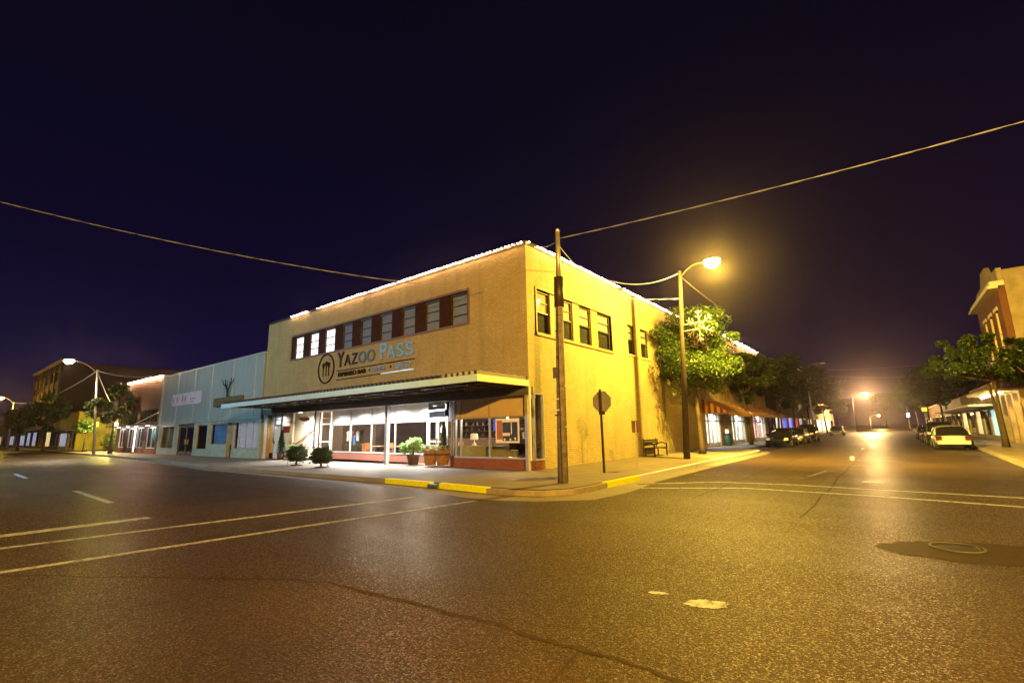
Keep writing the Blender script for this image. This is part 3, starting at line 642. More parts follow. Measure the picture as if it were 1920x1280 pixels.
# side corner window
MB().box(-.2, -.0, .30, .97, 0, .35).build('brick_kick', MT['brick_kick'], cafe)
f = MB().box(-.1, .02, .30, .34, .35, 2.95).box(-.1, .02, .92, .97, .35, 2.95).box(-.1, .02, .34, .92, .35, .41).box(-.1, .02, .34, .92, 2.89, 2.95).build('shop_window', MT['alu'], cafe)
MB().box(-.06, -.055, .34, .92, .41, 2.89).build('pane', MT['glass'], f)
# left entry alcove
MB().box(-22.02, -20.52, .55, .65, 0, 2.94).box(-20.52, -19.16, .55, .65, 0, 2.94).box(-22.02, -18.95, 1.95, 2.05, 0, 2.94).build('entry_wall', MT['cream'], cafe)
MB().box(-22.0, -21.52, .50, .548, 0, .36).build('dark_base', MT['panel_red'], cafe)
MB().box(-22.0, -21.52, .51, .548, .36, 2.94).build('white_panel', MT['white'], cafe)
ed = MB().box(-21.45, -20.6, .49, .54, .02, 2.08).build('door', MT['white'], cafe)
MB().box(-21.40, -21.34, .44, .49, .95, 1.15).build('handle', MT['black'], ed)
MB().box(-21.52, -21.45, .47, .545, 0, 2.94).box(-20.6, -20.53, .47, .545, 0, 2.94).box(-21.45, -20.6, .48, .545, 2.1, 2.17).box(-21.45, -20.6, .48, .545, 2.48, 2.53).build('door_frame', MT['steel'], cafe)
MB().box(-21.65, -21.56, .44, .51, 1.05, 1.35).build('mailbox', MT['galv'], cafe)
MB().tube([(-21.3, 1.88, .85), (-19.15, 1.88, 1.75)], .035, 8).build('handrail', MT['wood'], cafe)
for p, q in (((-18.9, 2.06), (-17.25, 2.12)),):
    f = MB().seg(p, q, 0, .1, 0, 2.94, -.05, .05).seg(p, q, .42, .5, 0, 2.94, -.05, .05).seg(p, q, 1.5, 1.6, 0, 2.94, -.05, .05).seg(p, q, .5, 1.5, 2.1, 2.2, -.05, .05).seg(p, q, .5, 1.5, .02, .25, -.03, .03).seg(p, q, .5, 1.5, 1.0, 1.08, -.03, .03).seg(p, q, .5, 1.5, 2.5, 2.56, -.04, .04)
    fo = f.build('door', MT['white'], cafe); MB().seg(p, q, .1, .42, .1, 2.9, -.005, .005).seg(p, q, .5, 1.5, .25, 1.0, -.005, .005).seg(p, q, .5, 1.5, 1.08, 2.1, -.005, .005).seg(p, q, .5, 1.5, 2.2, 2.5, -.005, .005).build('pane', MT['glass'], fo)
tag(MB().box(-20.35, -19.55, .50, .546, 1.66, 2.06).build('red_plaque', MT['signred']), 'dark red rectangular plaque on the cream entry wall', 'sign')
# room
MB().box(XL + .29, -.29, 2.3, 12.2, -.01, .012).box(-8, -.29, .4, 2.3, -.01, .012).build('floor', MT['room_floor'], cafe)
MB().box(XL + .3, -.3, 12.2, 12.3, 0, 3.05).box(-18.95, -18.85, 2.2, 12.2, 0, 3.05).box(-.4, -.29, 1.0, 12.2, 0, 3.05).build('room_wall', MT['room'], cafe)
MB().box(XL + .3, -.3, 2.9, 12.2, 2.98, 3.05).build('ceiling', MT['room'], cafe)
# downlights under the soffit
for x, y, wt in ((-20.6, .05, 60), (-19.2, 1.0, 60), (-15.9, .75, 70), (-13.3, .65, 85), (-11.3, .6, 85), (-9.6, .55, 75), (-7.3, .45, 75), (-6.2, .35, 40)):
    MB().lathe([(.10, -.03), (.11, 0)], (x, y, 2.94), 14).build('downlight', MT['downlight'], cafe)
    lamp('SPOT', (x, y, 2.89), wt * 22, (1, .97, .93), .06, parent=cafe, spread=R(166), blend=1.0)
for x, y, wt, c in ((-15.5, 4.2, 800, (1, .76, .50)), (-11, 4.0, 1000, (1, .76, .50)), (-4, 3.6, 260, (1, .72, .42)), (-2, 2.4, 90, (1, .86, .6))):
    pl = MB().lathe([(.02, .75), (.02, .3), (.2, .05), (.18, 0)], (x, y, 2.2), 12).build('pendant_light', MT['black'], cafe)
    lamp('POINT', (x, y, 2.05), wt, c, .08, parent=cafe)
    MB().lathe([(.02, -.08), (.08, -.05), (.10, .02), (.05, .08)], (x, y, 2.2), 12).build('pendant_bulb', glow('pendant_glow', c, 6), cafe)
# string lights along the parapet
BM = None
def string_lights(label, pts, n, gaps=(), big=.022):
    global BM
    t = thing('string_lights', label, 'string lights', pts[0], 'string lights on the roofs')
    MB().tube([(p[0], p[1], p[2] + .02) for p in pts], .012, 5).build('cable', MT['black'], t)
    a, b = Vector(pts[0]), Vector(pts[-1])
    if BM is None:
        o = MB().lathe([(.012, .04), (.03, .02), (.042, -.02), (.035, -.06), (.008, -.08)], (0, 0, 0), 8).build('bulb', MT['bulb'], t, True)
        WOFF[o.name] = WOFF[t.name]; BM = o.data; me = o.data
        for v in me.vertices: v.co += WOFF[t.name]
        bpy.data.objects.remove(o)
    for k in range(n):
        u = (k + .5) / n
        if any(g0 < u < g1 for g0, g1 in gaps): continue
        o = bpy.data.objects.new('bulb', BM); COL.objects.link(o); o.parent = t
        o.location = a.lerp(b, u) - a + Vector((random.uniform(-.03, .03), random.uniform(-.02, .02), random.uniform(-.015, .015)))
        s = big / .042 * random.uniform(.9, 1.12); o.scale = (s, s, s)
    return t
string_lights('row of warm bulbs along the front roof edge of the corner building', [(-19.1, -.10, 9.10), (-.05, -.10, 9.12)], 92, ((.105, .16), (.178, .19), (.25, .262), (.44, .45), (.56, .575)))
string_lights('row of warm bulbs along the side roof edge of the corner building', [(.11, .02, 9.12), (.11, 18.4, 9.14)], 88, ((.015, .03), (.47, .485), (.86, .875)))
string_lights('few larger warm bulbs on the roof edge beyond the near tree', [(.13, 29, 9.52), (.13, 43.6, 9.5)], 12, big=.085)
string_lights('row of warm bulbs along the brown brick roof at the left', [(-57.3, -.12, 7.45), (-43.7, -.12, 7.36)], 56, big=.055)

# wall sign
ws = thing('wall_sign', 'cafe name sign with fork emblem on the front wall', 'sign', (-14.6, 0, 4.4))
def letters(txt, x0, x1, z0, z1, m, st=.012, y=-.01, dp=.05): text_mb(txt, x0, x1, z0, z1, y, dp, st).build('lettering', m, ws)
def spread(parts, m_of):
    for ch, x0, x1, z0, z1, m in parts: letters(ch, x0, x1, z0, z1, m)
NV, BMID, BL = MT['navy'], MT['blue_mid'], MT['blue_lt']  # letters lighten to the right, imitating sheen by colour
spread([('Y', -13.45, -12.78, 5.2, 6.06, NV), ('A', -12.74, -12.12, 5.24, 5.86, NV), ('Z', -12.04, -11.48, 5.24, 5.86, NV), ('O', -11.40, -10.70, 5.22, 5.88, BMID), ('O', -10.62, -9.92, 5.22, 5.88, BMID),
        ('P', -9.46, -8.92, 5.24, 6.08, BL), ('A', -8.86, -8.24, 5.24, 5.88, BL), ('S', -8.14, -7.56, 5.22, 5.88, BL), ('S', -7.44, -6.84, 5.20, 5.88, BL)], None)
letters('ESPRESSO BAR', -13.3, -10.65, 4.66, 4.90, MT['rule'], .02); letters('BISTRO', -10.1, -9.0, 4.66, 4.90, MT['grey_blue'], .02); letters('BAKERY', -8.15, -6.95, 4.66, 4.90, MT['grey_blue'], .02)
for x in (-10.38, -8.58):
    MB().lathe([(.055, 0), (.055, .03)], (0, 0, 0), 12).build('dot', MT['rule'], ws); o = COL.objects[-1]; o.rotation_euler = (R(90), 0, 0); o.location = Vector((x, -.01, 4.79)) - WOFF[ws.name]
    for v in o.data.vertices: v.co += WOFF[ws.name]
MB().box(-13.5, -6.76, -.03, -.004, 4.98, 5.035).build('rule', MT['rule'], ws); MB().box(-13.5, -9.4, -.03, -.004, 4.48, 4.53).build('rule', MT['rule'], ws); MB().box(-9.4, -6.85, -.03, -.004, 4.485, 4.525).build('rule', MT['silver'], ws)
em = MB(); n = 48; vs = []
for t in (-.004, -.05):
    for rr in (.80, .88):
        vs += [(-14.62 + rr * .98 * math.cos(2 * math.pi * k / n), t, 5.26 + rr * math.sin(2 * math.pi * k / n)) for k in range(n)]
fs = []
for k in range(n):
    j = (k + 1) % n; fs += [(k, j, n + j, n + k), (2 * n + k, 3 * n + k, 3 * n + j, 2 * n + j), (n + k, n + j, 3 * n + j, 3 * n + k), (k, 2 * n + k, 2 * n + j, j)]
em.add(vs, fs).build('emblem_ring', MT['rule'], ws, fix=True)
for x, kind in ((-14.92, 'fork'), (-14.62, 'fork'), (-14.34, 'fork')):
    top = 5.68 if x == -14.62 else 5.60; e = MB().box(x - .028, x + .028, -.04, -.004, 4.82, top - .34)
    e.prism([(x - .028, top - .34), (x - .10, top - .22), (x + .10, top - .22), (x + .028, top - .34)], 'y', -.04, -.004)
    for dx in (-.08, 0, .08): e.box(x + dx - .02, x + dx + .02, -.04, -.004, top - .22, top)
    e.build('emblem_fork', MT['rule'], ws, fix=True)
# things about the shop front
def foliage_ball(name, label, cat, base, r, zc, n, size, m, squash=1., trunk=True, group=None):
    t = thing(name, label, cat, base, group); b = Vector(base); c = b + Vector((0, 0, zc))
    cl = [(c + Vector((math.cos(a) * math.cos(e), math.sin(a) * math.cos(e), math.sin(e) * squash)) * (r * .72), r * .30) for a in [i * .7 for i in range(9)] for e in (-.8, -.2, .4, 1.0)] + [(c, r * .75)]
    mbl = MB().leaves(cl, n, size)
    for _ in range(26):
        dv = Vector((random.gauss(0, 1), random.gauss(0, 1), random.gauss(.3, .8))).normalized(); mbl.leaves([(c + dv * r * random.uniform(.95, 1.12), r * .10)], 14, size)
    mbl.build('foliage', m, t)
    if trunk: MB().cyl(b, b + Vector((0, 0, zc)), .05, .03, 8).lathe([(.30, -.02), (.30, .03), (.05, .06)], b, 12).build('stem', MT['bark'], t)
    return t
foliage_ball('boxwood_ball', 'clipped dark green ball shrub, the left one of two at the kerb', 'shrub', (-12.8, -2.4, 0), .56, .55, 7000, .07, MT['leaf_dark'], .85, group='ball shrubs at the kerb')
foliage_ball('boxwood_ball', 'clipped dark green ball shrub, the right one nearer the white columns', 'shrub', (-10.15, -2.6, 0), .53, .52, 7000, .07, MT['leaf_dark'], .85, group='ball shrubs at the kerb')
pt = thing('potted_shrub', 'bright green leafy shrub in a dark round pot by the column', 'potted plant', (-7.1, .3, 0))
MB().lathe([(.20, 0), (.23, .05), (.31, .42), (.34, .43), (.33, .48), (.27, .46)], (-7.1, .3, 0), 20).build('pot', MT['terracotta'], pt, True)
cl = [((-7.1 + random.uniform(-.5, .5), .3 + random.uniform(-.35, .35), .85 + random.uniform(-.28, .30)), .22) for _ in range(16)]
MB().leaves(cl, 1300, .16).build('foliage', MT['leaf_fresh_lit'], pt); MB().cyl((-7.1, .3, .4), (-7.1, .3, .8), .03, .02, 6).build('stem', MT['bark'], pt)
def planter(label, x, y, topi):
    t = thing('planter', label, 'planter', (x, y, 0), 'wooden planters at the door')
    mb = MB()
    for k in range(16):
        a0, a1 = 2 * math.pi * k / 16 + .02, 2 * math.pi * (k + 1) / 16 - .02
        v = []
        for r, z in ((.24, .06), (.36, .72), (.32, .72), (.20, .06)): v += [(x + r * math.cos(a0), y + r * math.sin(a0), z), (x + r * math.cos(a1), y + r * math.sin(a1), z)]
        mb.add(v, [(0, 1, 3, 2), (2, 3, 5, 4), (4, 5, 7, 6), (6, 7, 1, 0), (0, 2, 4, 6), (7, 5, 3, 1)])
    mb.build('staves', MT['wood_lt'], t, fix=True)
    MB().lathe([(.315, .50), (.335, .50), (.345, .56), (.325, .56)], (x, y, 0), 20).build('hoop', MT['black'], t); MB().lathe([(.22, .06), (.30, .64), (.01, .66)], (x, y, 0), 16).build('soil', MT['terracotta'], t)
    if topi:
        cl = [((x + .05, y, .72 + h), .26 * (1 - h / 1.28) + .03) for h in [i * .06 for i in range(21)]]
        MB().leaves(cl, 2600, .08).build('cone_topiary', MT['leaf_dark'], t)
    cl = [((x + random.uniform(-.3, .3), y - .1 + random.uniform(-.22, .2), .80 + random.uniform(-.05, .10)), .10) for _ in range(9)]
    MB().leaves(cl, 260, .09).build('flowers', MT['flower'], t); MB().leaves(cl, 220, .10).build('leaves', MT['leaf_fresh_lit'], t)
planter('slatted wooden planter with white flowers, left of the pair at the door', -5.62, .05, False)
planter('slatted wooden planter holding a tall dark cone topiary', -4.98, .2, True)
al = thing('potted_conifer', 'slim dark conifer in a pot before the cream entry wall', 'potted plant', (-19.6, .1, 0))
MB().lathe([(.18, 0), (.24, .4), (.22, .4), (.05, .38)], (-19.6, .1, 0), 14).build('pot', MT['terracotta'], al, True)
MB().leaves([((-19.6, .1, .5 + h), .30 * (1 - h / 1.4) + .03) for h in [i * .07 for i in range(19)]], 1500, .09).build('foliage', MT['leaf_dark'], al)
fb = thing('flower_tub', 'low tub of white flowers and pale leaves by the entry', 'potted plant', (-18.3, .2, 0))
MB().lathe([(.2, 0), (.3, .35), (.27, .35), (.05, .33)], (-18.3, .2, 0), 14).build('pot', mat('orange_pot', (.45, .13, .05), .6), fb, True)
cl = [((-18.3 + random.uniform(-.55, .55), .2 + random.uniform(-.3, .3), .55 + random.uniform(-.12, .35)), .18) for _ in range(12)]
MB().leaves(cl, 650, .13).build('foliage', MT['leaf_fresh_lit'], fb); MB().leaves(cl, 420, .10).build('flowers', MT['flower'], fb)
hb = thing('hanging_basket', 'round hanging basket of pale foliage in the entry alcove', 'hanging basket', (-18.3, .85, 2.3))
MB().lathe([(.05, 0), (.22, .05), (.30, .2), (.26, .2), (.05, .12)], (-18.3, .85, 2.32), 14).build('bowl', MT['wood'], hb); MB().cyl((-18.3, .85, 2.5), (-18.3, .85, 2.93), .012).build('chain', MT['black'], hb)
MB().leaves([((-18.3 + random.uniform(-.26, .26), .85 + random.uniform(-.2, .2), 2.52), .14) for _ in range(7)], 320, .10).build('foliage', mat('dried_moss', (.36, .26, .17), .9), hb)
ps = thing('poster', 'white framed poster with an orange strip in the right shop window', 'poster', (-1.33, .26, 1.0))
MB().box(-1.94, -.72, .262, .275, 1.02, 1.99).build('frame', MT['white'], ps); MB().box(-1.87, -1.59, .252, .261, 1.16, 1.92).build('orange_strip', mat('orange_print', (.42, .14, .03), .5), ps)
MB().box(-1.57, -.80, .252, .261, 1.10, 1.84).build('picture', mat('dark_print', (.05, .05, .09), .4, var=.8, scale=9), ps); MB().box(-1.55, -1.18, .246, .2515, 1.30, 1.42).box(-1.12, -1.08, .246, .2515, 1.36, 1.82).box(-1.5, -1.42, .246, .2515, 1.12, 1.2).box(-1.2, -1.12, .246, .2515, 1.12, 1.2).box(-.95, -.88, .246, .2515, 1.14, 1.24).build('pale_print', MT['white'], ps)
tag(MB().box(-.55, -.40, .262, .27, 1.18, 1.44).build('notice', MT['white']), 'small white notice taped inside the glass at the corner', 'notice')
# furniture seen through the glass
sf = thing('sofa', 'olive sofa with its back to the right shop window', 'sofa', (-3.4, 2.0, .012))
MB().box(-5.0, -2.2, 1.15, 1.45, .10, .86).build('backrest', MT['sofa'], sf); MB().box(-4.75, -2.45, 1.45, 2.1, .12, .46).build('seat', MT['sofa'], sf)
for x in (-5.0, -2.45): MB().box(x, x + .25, 1.45, 2.1, .10, .66).build('armrest', MT['sofa'], sf)
for x, y in ((-4.9, 1.2), (-2.3, 1.2), (-4.9, 2.0), (-2.3, 2.0)): MB().box(x - .03, x + .03, y, y + .06, .012, .10).build('leg', MT['wood'], sf)
st = thing('side_table', 'round dark side table under the table lamp', 'table', (-5.3, 2.6, .012))
MB().lathe([(.28, .62), (.28, .66)], (-5.3, 2.6, 0), 18).build('table_top', MT['wood'], st); MB().lathe([(.18, .012), (.03, .05), (.03, .62)], (-5.3, 2.6, 0), 12).build('pedestal', MT['wood'], st)
tl = thing('table_lamp', 'table lamp with a pale drum shade behind the glass', 'lamp', (-5.3, 2.6, .66))
MB().lathe([(.09, .66), (.13, .72), (.10, .9), (.03, 1.0), (.015, 1.12)], (-5.3, 2.6, 0), 14).build('base', MT['cream'], tl, True); MB().lathe([(.20, 1.10), (.17, 1.40)], (-5.3, 2.6, 0), 18).build('shade', MT['lampshade'], tl, True)
def chair(label, x, y, rz, first=None):
    if first: return copy_tree(first, (x, y, .012), rz, label)
    t = thing('cafe_chair', label, 'chair', (0, 0, 0), 'chairs inside the cafe')
    MB().box(-.21, .21, -.21, .21, .43, .47).build('seat', MT['wood_ch'], t); MB().box(-.21, .21, .17, .21, .62, .92).build('backrest', MT['wood_ch'], t)
    for a, b in ((-.19, -.19), (.19, -.19), (-.19, .19), (.19, .19)): MB().box(a - .018, a + .018, b - .018, b + .018, 0, .43 if b < 0 else .66).build('leg', MT['wood_ch'], t)
    t.location = (x, y, .012); t.rotation_euler = (0, 0, rz); return t
def table(label, x, y, first=None):
    if first: return copy_tree(first, (x, y, .012), 0, label)
    t = thing('cafe_table', label, 'table', (0, 0, 0), 'tables inside the cafe')
    MB().box(-.45, .45, -.38, .38, .71, .75).build('table_top', MT['wood_ch'], t); MB().box(-.04, .04, -.04, .04, .03, .71).build('pedestal', MT['black'], t); MB().box(-.28, .28, -.28, .28, 0, .03).build('foot', MT['black'], t)
    t.location = (x, y, .012); return t
t0 = table('square wooden cafe table behind the second pane from the left', -13.4, 2.9)
table('square wooden cafe table behind the third pane from the left', -11.3, 2.7, t0); table('square wooden cafe table deep in the room behind the column', -9.5, 4.6, t0); table('square wooden cafe table at the back of the dim room', -13.2, 5.8, t0)
c0 = chair('wooden chair at the left side of the second pane table', -14.2, 2.85, R(90)); chair('wooden chair at the right side of the second pane table', -12.6, 3.0, R(-90), c0); chair('wooden chair facing the window at the third pane table', -11.2, 3.3, 0, c0); chair('wooden chair beside the column behind the glass', -10.4, 2.8, R(-80), c0); chair('wooden chair at the table deep in the room', -9.1, 5.4, R(10), c0)
ct = thing('shop_counter', 'long brown counter with shelves at the back of the room', 'counter', (-11.5, 9, .012))
MB().box(-15.5, -8.0, 8.7, 9.4, .012, 1.0).build('front_panel', MT['wood'], ct); MB().box(-15.6, -7.9, 8.6, 9.5, 1.0, 1.06).build('counter_top', MT['wood_lt'], ct)
tag(MB().box(-12.2, -11.9, 12.1, 12.19, 1.5, 2.3).build('neon_panel', MT['lit_blue']), 'small blue lit panel on the dark back wall', 'lit sign')
sh = thing('back_shelf', 'wooden shelf unit with rows of jars on the back wall', 'shelf', (-11.5, 11.9, .012))
for z in (1.1, 1.5, 1.9, 2.3): MB().box(-15.0, -8.2, 11.7, 12.15, z, z + .04).build('shelf_board', MT['wood_lt'], sh)
for x in (-15.0, -12.7, -10.4, -8.24): MB().box(x, x + .04, 11.72, 12.15, .012, 2.6).build('upright', MT['wood'], sh)
jm = [mat('jar_cream', (.6, .5, .35), .4), mat('jar_green', (.12, .2, .1), .3), mat('jar_red', (.35, .08, .05), .4), MT['white'], mat('jar_blue', (.08, .14, .4), .3)]
for z in (1.14, 1.54, 1.94):
    for i in range(11):
        x = -14.7 + i * .58 + random.uniform(-.15, .15); h_ = random.uniform(.16, .30); r_ = random.uniform(.06, .11)
        tag(MB().lathe([(r_, 0), (r_, h_ * .7), (r_ * .5, h_ * .85), (r_ * .5, h_)], (x, 11.85, z), 8).build('jar', random.choice(jm)), 'small jar standing on the shelves at the back of the cafe', 'jar', 'jars on the back shelves')
for x, z, ww3, c in ((-17.6, 1.5, .8, (.5, .4, .25)), (-6.8, 1.4, .9, (.3, .12, .08)), (-4.6, 1.5, .7, (.45, .42, .38)), (-2.2, 1.6, 1.0, (.2, .25, .3))):
    pc = MB().box(x, x + ww3, 12.14, 12.19, z, z + .75).build('picture_frame', MT['wood_lt']); tag(pc, 'framed picture hung on the back wall at %s' % {-17.6: 'the left beyond the rail', -6.8: 'the back behind the doors', -4.6: 'the back above the sofa', -2.2: 'the right corner of the room'}[x], 'picture', 'pictures on the back wall')
    MB().box(x + .06, x + ww3 - .06, 12.12, 12.139, z + .06, z + .69).build('canvas', mat('canvas_print', c, .7, var=.7, scale=5), pc)
rk = thing('garment_rail', 'black rail of hanging shirts behind the leftmost pane', 'clothes rail', (-15.6, 2.75, .012))
MB().tube([(-16.3, 2.7, .02), (-16.3, 2.7, 1.72), (-14.7, 2.75, 1.72), (-14.7, 2.75, .02)], .025, 6).build('rail_frame', MT['black'], rk)
for i, (nm, m) in enumerate((('white shirt', MT['white']), ('red shirt', mat('rose_cloth', (.55, .16, .15), .9)), ('blue apron', mat('blue_cloth', (.08, .20, .50), .9)), ('white shirt', MT['white']), ('black shirt', MT['black']))):
    x = -16.1 + i * .3; z = 1.68 - (.25 if i == 2 else .0)
    o = MB().prism([(x - .05, z), (x + .05, z), (x + .17, z - .12), (x + .10, z - .2), (x + .10, z - .62), (x - .10, z - .62), (x - .10, z - .2), (x - .17, z - .12)], 'y', 2.55 + i * .03, 2.61 + i * .03).build('garment', m, fix=True)
    tag(o, ['white shirt hanging first on the rail behind the leftmost pane', 'rose red shirt hanging on the rail behind the glass', 'blue apron hanging low on the rail behind the glass', 'white shirt hanging between the blue apron and the black shirt', 'black shirt hanging last on the rail'][i], 'shirt', 'clothes on the rail')
tag(MB().box(-14.6, -14.25, 2.6, 3.0, .05, .85).box(-14.65, -14.2, 2.55, 3.05, .85, .9).box(-14.6, -14.25, 2.6, 3.0, .0, .05).build('display_stand', mat('orange_wood', (.50, .20, .07), .6)), 'orange wooden display stand beside the clothes rail', 'stand')
wl = thing('wall_lantern', 'dark lantern bracketed high beside the shop doors', 'lantern', (-4.9, .35, 2.4))
MB().box(-4.96, -4.84, .30, .42, 2.2, 2.8).build('body', MT['black'], wl); MB().box(-4.93, -4.87, .27, .30, 2.5, 2.75).build('lens', MT['lit_white'], wl); MB().box(-4.92, -4.88, .35, .39, 2.8, 2.94).build('bracket', MT['black'], wl)
# bench by the side wall
bn = thing('bench', 'dark slatted bench with metal arms against the yellow side wall', 'bench', (.6, 10.8, 0))
for x in (.36, .49, .62, .75): MB().box(x, x + .11, 9.85, 11.85, .42, .46).build('seat_slat', MT['dark'], bn)
for z in (.56, .68, .80): MB().box(.27, .31, 9.85, 11.85, z, z + .09).build('back_slat', MT['dark'], bn)
for y in (9.95, 11.7):
    MB().box(.30, .36, y, y + .05, 0, .42).box(.80, .86, y, y + .05, 0, .64).box(.30, .86, y, y + .05, .37, .42).box(.22, .265, y, y + .05, .36, .94).tube([(.29, y + .025, .66), (.6, y + .025, .70), (.84, y + .025, .64), (.86, y + .025, .5)], .03, 6).build('side_frame', MT['black'], bn)

# ------------------------------------------------------------------ pale blue metal clad shop
bb = thing('blue_shop', 'pale blue metal clad shop next to the corner building', 'building', (-32.9, 0, 0))
BX0, BX1 = -43.35, -22.34
MB().box(BX0, BX1, -.10, .15, 2.62, 7.12).build('cladding', MT['clad'], bb)
for x in (-42.9, -38.96, -34.98, -31.33, -27.39, -23.66): MB().box(x, x + .22, -.13, -.102, 2.64, 7.1).build('standing_seam', MT['rib'], bb)
MB().box(BX0 - .02, BX1, -.14, .4, 7.12, 7.2).build('parapet_cap', MT['rib'], bb)
hs = [(-42.8, -39.2, .5, 2.55), (-38.55, -34.4, 0, 2.58), (-34.0, -31.6, .5, 2.45), (-31.1, -27.75, .9, 2.48), (-27.7, -26.85, 0, 2.5), (-26.8, -22.7, .6, 2.52)]
gw = MB(); grid_wall(gw, 'y', .0, .25, BX0, BX1, 0, 2.62, hs); gw.box(BX0, BX0 + .2, .25, 15, 0, 7.1).box(BX1 - .2, BX1, .25, 15, 0, 7.1).box(BX0 + .2, BX1 - .2, .25, 15, 6.9, 7.05); gw.build('wall', MT['green_stucco'], bb)
MB().box(BX0 + .25, BX1 - .25, 3.0, 3.1, 0, 2.62).box(BX0 + .25, BX1 - .25, .3, 3.0, 2.64, 2.7).build('back_wall', MT['night'], bb)
def shopwin(par, x0, x1, z0, z1, m, y=.1, back=None, mull=0, fm=MT['galv']):
    f = MB().box(x0, x0 + .07, y - .04, y + .04, z0, z1).box(x1 - .07, x1, y - .04, y + .04, z0, z1).box(x0 + .07, x1 - .07, y - .04, y + .04, z0, z0 + .07).box(x0 + .07, x1 - .07, y - .04, y + .04, z1 - .07, z1)
    for i in range(mull):
        x = x0 + (x1 - x0) * (i + 1) / (mull + 1); f.box(x - .03, x + .03, y - .03, y + .03, z0 + .07, z1 - .07)
    fo = f.build('window', fm, par); MB().box(x0 + .07, x1 - .07, y - .004, y + .004, z0 + .07, z1 - .07).build('pane', m, fo)
    if back: MB().box(x0 + .07, x1 - .07, y + .25, y + .28, z0, z1).build('window_blind', back, fo)
    return fo
shopwin(bb, -42.8, -39.2, .5, 2.55, MT['glass']); shopwin(bb, -34.0, -31.6, .5, 2.45, MT['glass'])
shopwin(bb, -31.1, -27.75, .9, 2.48, MT['glass'], back=mat('glowing_blue_poster', (.10, .26, .50), .6, var=.6, scale=1.2, emit=(.10, .25, .55), es=.25))  # poster glows by itself in place of light from inside
shopwin(bb, -26.8, -22.7, .6, 2.52, MT['glass'], back=mat('glowing_curtain', (.60, .62, .72), .8, var=.2, scale=3, emit=(.62, .64, .85), es=.32), mull=3)  # curtain emission stands in for a lamp inside the shop
MB().box(-38.5, -34.45, .14, .18, 0, .12).box(-36.55, -36.4, .14, .2, .12, 2.5).box(-38.5, -34.45, .14, .2, 2.3, 2.5).build('door_frame', MT['steel'], bb)
for x0, x1 in ((-38.45, -36.6), (-36.35, -34.5)): d = MB().box(x0, x1, .16, .19, .12, 2.28).build('door', MT['glass_dark'], bb); MB().box((x0 + x1) / 2 + (.7 if x0 < -37 else -.74), (x0 + x1) / 2 + (.74 if x0 < -37 else -.7), .1, .15, .9, 1.3).build('handle', MT['chrome'], d)
MB().box(-27.65, -26.9, 1.2, 1.25, 0, 2.4).build('recessed_door', MT['night'], bb)
MB().box(-22.75, -22.36, -.02, .0, 0, 2.6).build('corner_pilaster', MT['green_stucco'], bb)
lamp('POINT', (-40.5, 1.6, 2.2), 9, (1, .6, .3), .1, parent=bb); lamp('POINT', (-32.8, 1.4, 2.1), 22, (1, .55, .22), .1, parent=bb)
bl = thing('banner', 'pale lilac banner hung on the pale blue cladding', 'banner', (-36.5, -.12, 4.2))
MB().box(-39.9, -33.1, -.15, -.135, 4.22, 5.26).build('cloth', mat('lilac_cloth', (.62, .50, .62), .8, var=.2, scale=1.5), bl)
k = MB()
for x0, x1, z0, z1 in ((-39.7, -39.4, 4.5, 4.95), (-38.9, -38.5, 4.5, 5.0), (-37.6, -37.2, 4.55, 5.0), (-36.9, -36.5, 4.55, 5.0), (-35.6, -34.3, 4.62, 4.72), (-35.4, -34.6, 4.4, 4.48)): k.box(x0, x1, -.155, -.151, z0, z1)
k.build('faded_print', mat('faded_violet', (.34, .26, .42), .8), bl)
sg = thing('box_sign', 'brown box sign with a bare metal tree on the blue cladding', 'sign', (-27.6, -.2, 3.7))
MB().box(-29.9, -25.1, -.35, -.12, 3.74, 4.36).build('box', mat('brown_green_box', (.11, .09, .05), .7, var=.3), sg)
MB().tube([(-27.7, -.25, 4.36), (-27.75, -.25, 4.8), (-28.2, -.25, 5.3), (-28.3, -.25, 5.7)], [.10, .07, .05, .03], 6).tube([(-27.75, -.25, 4.8), (-27.4, -.25, 5.2), (-27.2, -.25, 5.75)], [.06, .045, .03], 6).tube([(-28.0, -.25, 5.1), (-28.6, -.25, 5.4), (-28.8, -.25, 5.75)], [.045, .035, .02], 6).tube([(-27.35, -.25, 5.3), (-26.9, -.25, 5.5), (-26.75, -.25, 5.7)], [.04, .03, .02], 6).tube([(-27.95, -.25, 5.05), (-27.85, -.25, 5.6)], [.035, .02], 6).build('metal_tree', MT['black'], sg)

# ------------------------------------------------------------------ brown brick shop at left
wb = thing('brown_brick_shop', 'brown brick shop with dark transom windows and teal shop panes', 'building', (-50.5, 0, 0))
W0, W1 = -57.6, -43.45
hs = [(-56.9, -50.6, 2.95, 4.2), (-49.9, -44.2, 2.95, 4.3)] + [(-56.6, -54.4, .5, 2.5), (-53.2, -50.9, .5, 2.5), (-50.3, -47.9, .5, 2.5), (-46.9, -44.0, .5, 2.5)]
gw = MB(); grid_wall(gw, 'y', 0, .3, W0, W1, 0, 7.32, hs); gw.box(W0, W0 + .3, .3, 16, 0, 7.3).box(W1 - .3, W1, .3, 16, 0, 7.3).box(W0 + .3, W1 - .3, .3, 16, 7.0, 7.2); gw.build('wall', MT['brick_brown'], wb)
MB().box(W0 - .05, W1 + .02, -.06, .36, 7.32, 7.42).build('parapet_cap', MT['cream'], wb)
for h in hs[:2]: shopwin(wb, *h, MT['glass_dark'], mull=4, fm=MT['dark'])
